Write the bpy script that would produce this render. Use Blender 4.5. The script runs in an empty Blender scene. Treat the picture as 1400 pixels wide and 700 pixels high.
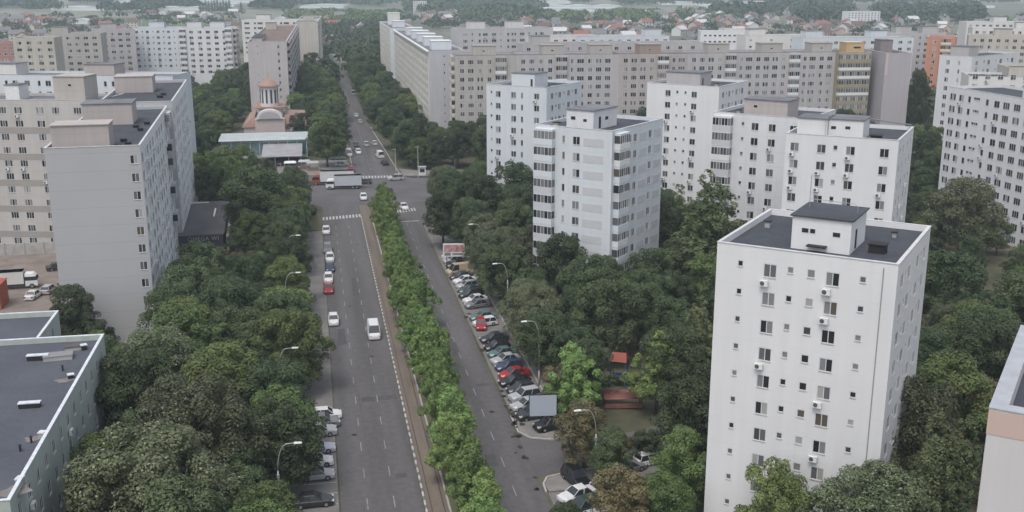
import bpy, math, random
import numpy as np
from mathutils import Vector, Matrix
random.seed(7); rng = np.random.default_rng(7)
sc = bpy.context.scene
COL = sc.collection

# ------------------------------------------------------------------ camera
F = 1450.; YH = -33.; CAMH = 55.5; VX = 420.
PIT = math.atan((350-YH)/F)
YAW = math.atan((700-VX)/(F*math.cos(PIT)+(350-YH)*math.sin(PIT)))
cam = bpy.data.cameras.new('camera'); camo = bpy.data.objects.new('camera', cam); COL.objects.link(camo)
cam.sensor_width = 36; cam.lens = F/1400*36; cam.clip_start = 1; cam.clip_end = 20000
camo.location = (0, 0, CAMH); camo.rotation_euler = (math.pi/2-PIT, 0, -YAW)
sc.camera = camo

# ------------------------------------------------------------------ sky, sun, exposure
SUN_EL, SUN_AZ = math.radians(63), math.radians(214)     # azimuth clockwise from +Y: behind the camera, a little left
w = bpy.data.worlds.new('World'); sc.world = w; w.use_nodes = True
nt = w.node_tree; bg = nt.nodes['Background']
sky = nt.nodes.new('ShaderNodeTexSky'); sky.sky_type = 'NISHITA'; sky.sun_disc = False
sky.sun_elevation = SUN_EL; sky.sun_rotation = SUN_AZ
sky.dust_density = 4.0; sky.air_density = 1.2; sky.ozone_density = 1.0
hs = nt.nodes.new('ShaderNodeHueSaturation'); hs.inputs['Saturation'].default_value = 0.5
nt.links.new(sky.outputs[0], hs.inputs['Color']); nt.links.new(hs.outputs[0], bg.inputs[0])
bg.inputs[1].default_value = 0.15
sl = bpy.data.lights.new('sun', 'SUN'); sl.energy = 0.7; sl.angle = math.radians(14); sl.color = (1, .985, .965)
so = bpy.data.objects.new('sun', sl); COL.objects.link(so)
d = Vector((math.sin(SUN_AZ)*math.cos(SUN_EL), math.cos(SUN_AZ)*math.cos(SUN_EL), math.sin(SUN_EL)))
so.rotation_euler = d.to_track_quat('Z', 'Y').to_euler(); so.location = (0, 0, 300)
sc.view_settings.view_transform = 'Standard'; sc.view_settings.look = 'None'
sc.view_settings.exposure = 0.42; sc.view_settings.gamma = 1
sc.cycles.use_denoising = True
sc.cycles.max_bounces = 5; sc.cycles.diffuse_bounces = 3; sc.cycles.glossy_bounces = 2
sc.cycles.transmission_bounces = 2; sc.cycles.volume_bounces = 0; sc.cycles.transparent_max_bounces = 4
sc.cycles.sample_clamp_indirect = 4

def G(px, py, z=0.):
    """point of the world at height z which the photograph shows at pixel px, py (1400x700)"""
    r = px-700.; u = 350.-py
    fh = F*math.cos(PIT)+u*math.sin(PIT); up = -F*math.sin(PIT)+u*math.cos(PIT)
    t = (z-CAMH)/up; R = r*t; D = fh*t
    return (R*math.cos(YAW)+D*math.sin(YAW), -R*math.sin(YAW)+D*math.cos(YAW))
def PX(x, y, z):
    R = x*math.cos(YAW)-y*math.sin(YAW); D = x*math.sin(YAW)+y*math.cos(YAW); dz = z-CAMH
    zc = D*math.cos(PIT)-dz*math.sin(PIT)
    if zc < 1: return (-9999, -9999, zc)
    return (700+F*R/zc, 350-F*(D*math.sin(PIT)+dz*math.cos(PIT))/zc, zc)

# ------------------------------------------------------------------ materials
M = {}
def mat(name, c, rough=.8, var=0., scale=.3, spec=.3, metal=0., var2=0., scale2=5., stretch=None, c2=None, bump=0., objcol=False):
    if name in M: return M[name]
    m = bpy.data.materials.new(name); M[name] = m; m.use_nodes = True
    n = m.node_tree.nodes; L = m.node_tree.links; b = n['Principled BSDF']
    b.inputs['Roughness'].default_value = rough; b.inputs['Metallic'].default_value = metal
    b.inputs['Specular IOR Level'].default_value = spec
    b.inputs['Base Color'].default_value = (*c, 1)
    cur = None
    if objcol:
        oi = n.new('ShaderNodeObjectInfo'); cur = oi.outputs['Color']
    if var or c2:
        tc = n.new('ShaderNodeTexCoord'); mp = n.new('ShaderNodeMapping'); L.new(tc.outputs['Object'], mp.inputs[0])
        if stretch: mp.inputs['Scale'].default_value = stretch
        nz = n.new('ShaderNodeTexNoise'); nz.inputs['Scale'].default_value = scale; nz.inputs['Detail'].default_value = 5
        L.new(mp.outputs[0], nz.inputs[0])
        rp = n.new('ShaderNodeMapRange'); rp.inputs['From Min'].default_value = .3; rp.inputs['From Max'].default_value = .7
        L.new(nz.outputs[0], rp.inputs[0])
        mx = n.new('ShaderNodeMix'); mx.data_type = 'RGBA'
        mx.inputs[6].default_value = (*[v*(1-var) for v in c], 1)
        mx.inputs[7].default_value = (*(c2 if c2 else [v*(1+var) for v in c]), 1)
        L.new(rp.outputs[0], mx.inputs[0]); cur = mx.outputs[2]
        if var2:
            nz2 = n.new('ShaderNodeTexNoise'); nz2.inputs['Scale'].default_value = scale2; nz2.inputs['Detail'].default_value = 6
            L.new(tc.outputs['Object'], nz2.inputs[0])
            rp2 = n.new('ShaderNodeMapRange'); rp2.inputs['To Min'].default_value = 1-var2; rp2.inputs['To Max'].default_value = 1+var2
            rp2.inputs['From Min'].default_value = .25; rp2.inputs['From Max'].default_value = .75
            L.new(nz2.outputs[0], rp2.inputs[0])
            mv = n.new('ShaderNodeVectorMath'); mv.operation = 'SCALE'
            L.new(cur, mv.inputs[0]); L.new(rp2.outputs[0], mv.inputs['Scale']); cur = mv.outputs[0]
        if bump:
            bp = n.new('ShaderNodeBump'); bp.inputs['Strength'].default_value = bump; L.new(nz.outputs[0], bp.inputs['Height'])
            L.new(bp.outputs[0], b.inputs['Normal'])
    if cur: L.new(cur, b.inputs['Base Color'])
    return m

def wallmat(name, c, seam=0.06, dirt=.07, pitch=2.75, off=.25, streak=1.):
    """painted concrete panels: broad blotches, vertical rain streaks, panel joints"""
    if name in M: return M[name]
    m = bpy.data.materials.new(name); M[name] = m; m.use_nodes = True
    n = m.node_tree.nodes; L = m.node_tree.links; b = n['Principled BSDF']
    b.inputs['Roughness'].default_value = .85; b.inputs['Specular IOR Level'].default_value = .2
    tc = n.new('ShaderNodeTexCoord')
    def noise(sc_, st, lo, hi, det=4):
        mp = n.new('ShaderNodeMapping'); mp.inputs['Scale'].default_value = st; L.new(tc.outputs['Object'], mp.inputs[0])
        nz = n.new('ShaderNodeTexNoise'); nz.inputs['Scale'].default_value = sc_; nz.inputs['Detail'].default_value = det
        L.new(mp.outputs[0], nz.inputs[0])
        r = n.new('ShaderNodeMapRange'); r.inputs['From Min'].default_value = .3; r.inputs['From Max'].default_value = .7
        r.inputs['To Min'].default_value = lo; r.inputs['To Max'].default_value = hi; L.new(nz.outputs[0], r.inputs[0]); return r.outputs[0]
    a = noise(.12, (1, 1, 1), 1-dirt, 1+dirt*.5)
    s = noise(1.1, (1, 1, .05), 1-dirt*streak, 1+dirt*.4*streak)
    sp = n.new('ShaderNodeSeparateXYZ'); L.new(tc.outputs['Object'], sp.inputs[0])
    ad = n.new('ShaderNodeMath'); ad.operation = 'ADD'; ad.inputs[1].default_value = off; L.new(sp.outputs[2], ad.inputs[0])
    dv = n.new('ShaderNodeMath'); dv.operation = 'DIVIDE'; dv.inputs[1].default_value = pitch; L.new(ad.outputs[0], dv.inputs[0])
    fr = n.new('ShaderNodeMath'); fr.operation = 'FRACT'; L.new(dv.outputs[0], fr.inputs[0])
    lt = n.new('ShaderNodeMath'); lt.operation = 'LESS_THAN'; lt.inputs[1].default_value = .03; L.new(fr.outputs[0], lt.inputs[0])
    sm = n.new('ShaderNodeMath'); sm.operation = 'MULTIPLY_ADD'; sm.inputs[1].default_value = -seam*2; sm.inputs[2].default_value = 1; L.new(lt.outputs[0], sm.inputs[0])
    m1 = n.new('ShaderNodeMath'); m1.operation = 'MULTIPLY'; L.new(a, m1.inputs[0]); L.new(s, m1.inputs[1])
    m2 = n.new('ShaderNodeMath'); m2.operation = 'MULTIPLY'; L.new(m1.outputs[0], m2.inputs[0]); L.new(sm.outputs[0], m2.inputs[1])
    mv = n.new('ShaderNodeVectorMath'); mv.operation = 'SCALE'; mv.inputs[0].default_value = c; L.new(m2.outputs[0], mv.inputs['Scale'])
    L.new(mv.outputs[0], b.inputs['Base Color'])
    return m

def glassmat(name, k):
    m = bpy.data.materials.new(name); M[name] = m; m.use_nodes = True
    n = m.node_tree.nodes; L = m.node_tree.links; b = n['Principled BSDF']
    b.inputs['Roughness'].default_value = .12; b.inputs['Specular IOR Level'].default_value = .5
    oi = n.new('ShaderNodeObjectInfo'); mu = n.new('ShaderNodeMath'); mu.operation = 'MULTIPLY'; mu.inputs[1].default_value = k
    fr = n.new('ShaderNodeMath'); fr.operation = 'FRACT'; L.new(oi.outputs['Random'], mu.inputs[0]); L.new(mu.outputs[0], fr.inputs[0])
    cr = n.new('ShaderNodeValToRGB'); cr.color_ramp.interpolation = 'CONSTANT'
    e = cr.color_ramp.elements; e[0].position = 0; e[0].color = (.022, .024, .028, 1); e[1].position = .3; e[1].color = (.06, .062, .068, 1)
    for p, c in ((.5, (.12, .122, .13)), (.68, (.21, .21, .215)), (.84, (.34, .335, .33)), (.95, (.10, .085, .07))):
        x = e.new(p); x.color = (*c, 1)
    L.new(fr.outputs[0], cr.inputs[0]); L.new(cr.outputs[0], b.inputs['Base Color'])
    return m
GA = glassmat('window_glass', 1.0); GB = glassmat('window_glass_curtained', 7.31)
BGL = mat('balcony_glass', (.17, .175, .185), .15, spec=.5)
FR = mat('window_frame_white', (.62, .62, .62), .5)
SILL = mat('sill_metal', (.5, .5, .5), .5)
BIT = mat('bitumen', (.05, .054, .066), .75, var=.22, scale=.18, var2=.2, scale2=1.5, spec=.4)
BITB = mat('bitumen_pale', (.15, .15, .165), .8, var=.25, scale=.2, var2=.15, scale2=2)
CAP = mat('parapet_cap', (.55, .55, .56), .6, var=.12, scale=1.5)
DARK = mat('dark_metal', (.02, .02, .022), .6)
WHITE = mat('white_plastic', (.66, .66, .65), .5, var=.1, scale=3)
METAL = mat('galvanised', (.36, .37, .38), .45, metal=.4)
CONC = mat('concrete', (.36, .35, .33), .9, var=.15, scale=.8, var2=.1, scale2=6)
ASPH = mat('asphalt', (.106, .1, .1), .9, var=.2, scale=.25, var2=.14, scale2=1.2, stretch=(1.6, .08, 1))
ASPH2 = mat('asphalt_crossing', (.108, .102, .103), .9, var=.16, scale=.12, var2=.12, scale2=2)
PARK = mat('parking_paving', (.17, .16, .155), .95, var=.16, scale=.4, var2=.12, scale2=4)
PAVE = mat('pavement_slabs', (.2, .19, .18), .95, var=.14, scale=.5, var2=.12, scale2=4)
KERB = mat('kerb_concrete', (.36, .35, .33), .9, var=.12, scale=1)
PAINT = mat('road_paint', (.42, .42, .41), .8, var=.28, scale=1.3)
PAINTW = mat('road_paint_worn', (.24, .235, .235), .85, var=.3, scale=1.)
TRAM = mat('tram_bed', (.16, .132, .108), .95, var=.18, scale=.5, var2=.15, scale2=5, stretch=(1, .12, 1))
RAIL = mat('tram_rail', (.07, .055, .045), .6)
SOIL = mat('dry_soil', (.14, .105, .075), .95, c2=(.09, .11, .05), var=.1, scale=.35, var2=.2, scale2=3)
GRASS = mat('ground_grass', (.055, .07, .035), .95, c2=(.13, .115, .08), var=.2, scale=.05, var2=.25, scale2=.6)

# ------------------------------------------------------------------ object helpers
def link(o, parent=None):
    COL.objects.link(o)
    if parent is not None: o.parent = parent
    return o
def tag(o, label=None, cat=None, group=None, kind=None):
    if label: o['label'] = label
    if cat: o['category'] = cat
    if group: o['group'] = group
    if kind: o['kind'] = kind
    return o
def empty(name, loc, rz=0, label=None, cat=None, group=None):
    o = bpy.data.objects.new(name, None); o.location = loc; o.rotation_euler = (0, 0, rz); o.empty_display_size = .5
    link(o); return tag(o, label, cat, group)
def put(name, me, parent=None, loc=(0, 0, 0), rz=0, s=None):
    o = bpy.data.objects.new(name, me); o.location = loc; o.rotation_euler = (0, 0, rz)
    if s: o.scale = (s, s, s) if not isinstance(s, tuple) else s
    return link(o, parent)

class MB:
    def __init__(s): s.v = []; s.f = []; s.m = []; s.mats = []
    def mi(s, m):
        if m not in s.mats: s.mats.append(m)
        return s.mats.index(m)
    def face(s, pts, m):
        k = len(s.v); s.v += [tuple(p) for p in pts]; s.f.append(list(range(k, k+len(pts)))); s.m.append(s.mi(m))
    def box(s, x0, x1, y0, y1, z0, z1, m, T=None):
        P = [(x0, y0, z0), (x1, y0, z0), (x1, y1, z0), (x0, y1, z0), (x0, y0, z1), (x1, y0, z1), (x1, y1, z1), (x0, y1, z1)]
        if T: P = [T(p) for p in P]
        k = len(s.v); s.v += P; i = s.mi(m)
        for q in ((0, 3, 2, 1), (4, 5, 6, 7), (0, 1, 5, 4), (1, 2, 6, 5), (2, 3, 7, 6), (3, 0, 4, 7)):
            s.f.append([k+a for a in q]); s.m.append(i)
    def frustum(s, b, t, m):
        """b, t: two rings of equal length"""
        k = len(s.v); n = len(b); s.v += [tuple(p) for p in b]+[tuple(p) for p in t]; i = s.mi(m)
        for a in range(n):
            c = (a+1) % n; s.f.append([k+a, k+c, k+n+c, k+n+a]); s.m.append(i)
        s.f.append([k+a for a in range(n)][::-1]); s.m.append(i); s.f.append([k+n+a for a in range(n)]); s.m.append(i)
    def cyl(s, x, y, z0, z1, r0, r1, m, n=10):
        c = [(math.cos(2*math.pi*a/n), math.sin(2*math.pi*a/n)) for a in range(n)]
        s.frustum([(x+r0*p, y+r0*q, z0) for p, q in c], [(x+r1*p, y+r1*q, z1) for p, q in c], m)
    def tube(s, pts, rad, m, n=7):
        pts = [Vector(p) for p in pts]; k = len(s.v); i = s.mi(m)
        if not isinstance(rad, (list, tuple)): rad = [rad]*len(pts)
        for j, p in enumerate(pts):
            t = (pts[min(j+1, len(pts)-1)]-pts[max(j-1, 0)]).normalized()
            a = t.orthogonal().normalized() if j == 0 else (a-t*a.dot(t)).normalized()
            b = t.cross(a)
            s.v += [tuple(p+(a*math.cos(2*math.pi*q/n)+b*math.sin(2*math.pi*q/n))*rad[j]) for q in range(n)]
        for j in range(len(pts)-1):
            for q in range(n):
                r = (q+1) % n; s.f.append([k+j*n+q, k+j*n+r, k+j*n+n+r, k+j*n+n+q]); s.m.append(i)
        s.f.append([k+q for q in range(n)][::-1]); s.m.append(i)
        s.f.append([k+(len(pts)-1)*n+q for q in range(n)]); s.m.append(i)
    def mesh(s, name, smooth=False):
        me = bpy.data.meshes.new(name); me.from_pydata(s.v, [], s.f)
        for m in s.mats: me.materials.append(m)
        if s.m: me.polygons.foreach_set('material_index', s.m)
        if smooth: me.polygons.foreach_set('use_smooth', [True]*len(s.f))
        me.update(); return me
    def obj(s, name, parent=None, smooth=False, **k): return put(name, s.mesh(name, smooth), parent, **k)

def sheet(name, pts, z, m, kind='structure', thick=0):
    b = MB()
    if thick:
        b.frustum([(x, y, z-thick) for x, y in pts], [(x, y, z) for x, y in pts], m)
    else: b.face([(x, y, z) for x, y in pts], m)
    return tag(b.obj(name), kind=kind)
def rect(x0, x1, y0, y1): return [(x0, y0), (x1, y0), (x1, y1), (x0, y1)]

# ------------------------------------------------------------------ ground, roads
bm_ = MB(); N = 24
xs = np.linspace(-2600, 3400, N+1); ys = np.linspace(-200, 5200, N+1)
for i in range(N):
    for j in range(N):
        bm_.face([(xs[i], ys[j], 0), (xs[i+1], ys[j], 0), (xs[i+1], ys[j+1], 0), (xs[i], ys[j+1], 0)], GRASS)
tag(bm_.obj('ground'), kind='structure')
sheet('plain', [(-1500, 700), (2500, 620), (3300, 5000), (-2500, 5000)], .012, mat('plain_ground', (.12, .13, .09), .95, c2=(.2, .19, .155), var=.25, scale=.012, var2=.25, scale2=.08))
sheet('road', rect(.9, 9.7, 40, 262), .03, ASPH)
sheet('road', rect(16.8, 23.2, 40, 262), .03, ASPH)
sheet('road', [(-75, 284), (-8, 272), (.9, 262.004), (23.2, 262.004), (40, 270), (120, 262), (120, 288), (40, 297), (24, 301), (10, 303), (-6, 307), (-75, 312)], .034, ASPH2)
sheet('road', [(10.5, 303.01), (23.5, 301.2), (20.6, 404), (20, 600), (15.5, 760), (11, 1000), (8, 1000), (11.5, 760), (12.8, 600), (10.8, 404)], .03, ASPH)
# side street and courts on the right
sheet('road', [(23.204, 108.5), (27, 110), (33, 111), (60, 118), (60, 124), (33, 117.5), (27, 117.6), (23.204, 120)], .03, ASPH2)
sheet('car_park', [(31, 104), (47, 107), (47, 113), (31, 110.4)], .034, PARK)
sheet('car_park', rect(-5.0, .7, 60, 236), .03, PARK)
sheet('car_park', [(23.6, 126), (29.2, 126), (29.2, 236), (23.6, 240)], .03, PARK)
sheet('car_park', [(23.6, 80), (29.2, 80), (29.2, 104.5), (23.6, 104.5)], .03, PARK)
sheet('yard', [(-75, 175), (-44, 175), (-44, 240), (-75, 240)], .03, mat('yard_dirt', (.2, .17, .15), .95, var=.2, scale=.3, var2=.15))
sheet('pavement', rect(-8.4, -5.2, 60, 262), .13, PAVE, thick=.12)
sheet('pavement', rect(29.4, 32.2, 128, 258), .13, PAVE, thick=.12)
sheet('pavement', [(23.6, 121), (24.6, 119.2), (27, 118.2), (31, 118.2), (31, 125.7), (23.6, 125.7)], .13, PAVE, thick=.12)
sheet('pavement', [(24.4, 108.0), (26.5, 108.6), (30.6, 109.3), (30.6, 104.7), (23.7, 104.7), (23.6, 106.5)], .13, PAVE, thick=.12)
sheet('pavement', [(24.5, 301.5), (41, 298), (100, 290), (100, 303), (30, 308), (24, 312)], .14, PAVE, thick=.13)
sheet('pavement', [(-30, 311.5), (-6, 308.5), (9.8, 305), (9.4, 330), (-30, 336)], .14, PAVE, thick=.13)
sheet('verge', [(-5, 236.2), (.5, 236.2), (.5, 254), (-1.5, 261), (-5, 264)], .13, SOIL, thick=.12)
sheet('traffic_island', [(25, 299.8), (44, 297.2), (44, 294.6), (26.5, 297.2)], .18, mat('island_soil', (.06, .055, .045), .95, var=.2), thick=.14)
sheet('road', [(23.204, 236), (26.5, 246), (27.5, 262), (23.204, 262)], .03, ASPH2)
sheet('verge', rect(12.5, 16.5, 60, 248), .12, SOIL, thick=.1)
sheet('tram_bed', rect(10.05, 12.3, 40, 262), .10, TRAM, thick=.08)
for x in (10.5, 11.85):
    b = MB(); b.box(x-.05, x+.05, 40, 262, .101, .125, RAIL); tag(b.obj('tram_rail'), kind='structure')
kb = MB()
y = 40.
while y < 250:
    kb.box(9.78, 10.0, y, y+1.1, .02, .2, PAINT); kb.box(9.79, 9.99, y+1.1, y+2.0, .02, .19, PARK); y += 2.0
tag(kb.obj('kerb'), kind='structure')
def kerb(pts, h=.17, wd=.22):
    b = MB()
    for (x0, y0), (x1, y1) in zip(pts, pts[1:]):
        a = Vector((x1-x0, y1-y0)); L_ = a.length; a.normalize(); n = Vector((-a.y, a.x))*wd/2
        b.frustum([(x0-n.x, y0-n.y, 0), (x1-n.x, y1-n.y, 0), (x1+n.x, y1+n.y, 0), (x0+n.x, y0+n.y, 0)],
                  [(x0-n.x, y0-n.y, h), (x1-n.x, y1-n.y, h), (x1+n.x, y1+n.y, h), (x0+n.x, y0+n.y, h)], KERB)
    tag(b.obj('kerb'), kind='structure')
kerb([(12.4, 60), (12.4, 248)]); kerb([(16.65, 60), (16.65, 248)])
kerb([(-5.1, 60), (-5.1, 240)]); kerb([(29.3, 126), (29.3, 240)])
kerb([(23.4, 126), (23.4, 121), (24.5, 119), (27, 118), (31, 118)]); kerb([(31, 109.5), (26.5, 108.8), (24.3, 108.2), (23.5, 106.6), (23.4, 104.6)])
kerb([(24.6, 301.3), (41, 297.8), (100, 289.8)], h=.2); kerb([(-30, 311.3), (-6, 308.3), (10, 304.8)], h=.2)
kerb([(10.6, 304), (10.6, 404)], h=.18); kerb([(23.7, 302), (20.9, 404)], h=.18)
# markings
lm = MB()
def line(x0, x1, y0, y1, m, z=.036): lm.face([(x0, y0, z), (x1, y0, z), (x1, y1, z), (x0, y1, z)], m)
for x in (3.75, 6.65):
    y = 60.
    while y < 240:
        line(x-.06, x+.06, y, y+2.6, PAINTW); y += 7.4
y = 60.
while y < 245: line(19.95, 20.07, y, y+2.6, PAINTW); y += 7.4
pass
for i in range(17): line(.9+i*.78, 1.32+i*.78, 246.8+i*.18, 250+i*.18, PAINT, z=.04)
for i in range(9): line(17.3+i*.72, 17.68+i*.72, 251.0+i*.3, 254.2+i*.3, PAINT, z=.04)
line(16.9, 23.1, 242, 242.5, PAINT)
for i in range(13): line(12.+i*.85, 12.42+i*.85, 298.2+i*.05, 302.6-i*.06, PAINT, z=.042)
for k in range(24):
    line(-4.6, .6, 62+k*2.6, 62.12+k*2.6, PAINT)
for k in range(42): line(23.8, 28.6, 127+k*2.62, 127.1+k*2.62, PAINTW)
y = 312.
while y < 600: line(15.8, 15.95, y, y+3, PAINTW); y += 8
tag(lm.obj('road_markings'), kind='structure')
dm = MB(); LIT = mat('leaf_litter', (.045, .035, .028), .95)
for cx, cy, n_ in ((23.9, 127.5, 9), (23.8, 123.5, 12), (23.2, 118.6, 5), (22.4, 113.5, 3), (24.2, 133, 5), (23.9, 150, 5), (23.9, 169, 6), (23.0, 107, 4), (12.9, 120, 4)):
    for k in range(n_):
        x_, y_, r_ = cx+random.uniform(-.6, .6), cy+random.uniform(-2.2, 2.2), random.uniform(.15, .5)
        dm.face([(x_+r_*random.uniform(.6, 1.2)*math.cos(a_), y_+r_*random.uniform(.6, 1.6)*math.sin(a_), .17 if y_ > 118.5 and y_ < 126 and x_ > 23.3 else .05) for a_ in [q*math.pi/4 for q in range(8)]], LIT)
tag(dm.obj('leaf_litter'), 'dark leaf litter swept against the right-hand kerb', 'litter', kind='stuff')
pt = MB()   # repair patches and stains in the asphalt
PATCH = mat('asphalt_patch', (.078, .075, .078), .9, var=.15, scale=1)
for x0, x1, y0, y1 in ((7.2, 8.6, 111, 112.4), (4.5, 9.3, 134.5, 136.2), (18, 19.4, 112, 115.5), (20.5, 22.6, 137, 138.2), (2, 3.4, 158, 166), (19, 20.2, 150, 158), (5.4, 6.4, 184, 196)):
    pt.face([(x0, y0, .0335), (x1, y0+.2, .0335), (x1-.1, y1, .0335), (x0+.1, y1-.1, .0335)], PATCH)
for mx_, my_ in ((3.1, 124), (6.9, 152), (4.6, 178), (21.2, 128), (18.6, 160), (2.4, 205), (7.8, 222)):
    pt.face([(mx_+.36*math.cos(a_), my_+.36*math.sin(a_), .0338) for a_ in [k*math.pi/6 for k in range(12)]], DARK)
for k in range(26):   # sealed cracks
    x0 = random.choice((random.uniform(1.5, 9), random.uniform(17.3, 22.6))); y0 = random.uniform(95, 240); dx = random.uniform(-1.5, 1.5); L_ = random.uniform(1.5, 7)
    pt.face([(x0, y0, .0332), (x0+.07, y0, .0332), (x0+dx+.07, y0+L_, .0332), (x0+dx, y0+L_, .0332)], PATCH)
tag(pt.obj('road_patches'), kind='structure')

# ------------------------------------------------------------------ windows, balconies, fittings
WC = {}
def window_mesh(w, h, n):
    k = ('w', round(w, 2), round(h, 2), n)
    if k in WC: return WC[k]
    b = MB(); f = .07
    x0, x1 = -w/2+.004, w/2-.004
    b.box(x0, x0+f, .02, .08, .004, h-.004, FR); b.box(x1-f, x1, .02, .08, .004, h-.004, FR)
    b.box(x0+f, x1-f, .02, .08, .004, f, FR); b.box(x0+f, x1-f, .02, .08, h-f, h-.004, FR)
    iw = (x1-x0-2*f)/n
    for i in range(n):
        a = x0+f+i*iw; c = a+iw
        if i: b.box(a-.035, a+.035, .022, .078, f, h-f, FR)
        b.face([(a, .05, f), (c, .05, f), (c, .05, h-f), (a, .05, h-f)], GA if i % 2 == 0 else GB)
    b.box(x0, x1, -.07, .019, -.03, .0, SILL)
    WC[k] = b.mesh('window'); return WC[k]
def balcony_mesh(w, dp, wm, n, front=None, open_=False):
    k = ('b', w, dp, wm.name, n, front.name if front else '', open_)
    if k in WC: return WC[k]
    b = MB(); x0, x1 = -w/2, w/2; fm = front or wm
    b.box(x0, x1, -dp, -.003, -.12, .0, wm)                       # slab
    b.box(x0, x1, -dp, -dp+.08, .003, .95, fm); b.box(x0, x0+.08, -dp+.083, -.003, .003, .95, fm); b.box(x1-.08, x1, -dp+.083, -.003, .003, .95, fm)
    if open_:
        b.box(x0+.1, x1-.1, -.02, -.005, .05, 2.1, GA); 
    else:
        b.box(x0+.03, x1-.03, -dp+.03, -.003, 2.25, 2.6, wm)
        gw = (w-.06)/n
        for i in range(n+1): b.box(max(x0+.02, x0+.03+i*gw-.035), min(x1-.02, x0+.03+i*gw+.035), -dp+.025, -dp+.07, .953, 2.247, FR)
        for i in range(n): 
            a = x0+.03+i*gw; b.face([(a, -dp+.06, .953), (a+gw, -dp+.06, .953), (a+gw, -dp+.06, 2.247), (a, -dp+.06, 2.247)], (GA, BGL, GB)[(i*5) % 3])
        for sx, q in ((x0+.05, 1), (x1-.05, -1)):
            b.face([(sx, -.003, .953), (sx, -dp+.07, .953), (sx, -dp+.07, 2.247), (sx, -.003, 2.247)], GA)
    WC[k] = b.mesh('balcony'); return WC[k]
def ac_mesh():
    if 'ac' in WC: return WC['ac']
    b = MB(); b.box(-.4, .4, -.42, -.1, 0, .56, WHITE)
    b.face([(-.12+.22*math.cos(t), -.424, .28+.22*math.sin(t)) for t in [2*math.pi*i/12 for i in range(12)]], mat('fan_grille', (.09, .09, .095)))
    b.box(-.32, -.27, -.4, 0, -.06, -.005, METAL); b.box(.27, .32, -.4, 0, -.06, -.005, METAL)
    WC['ac'] = b.mesh('air_conditioner'); return WC['ac']

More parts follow.
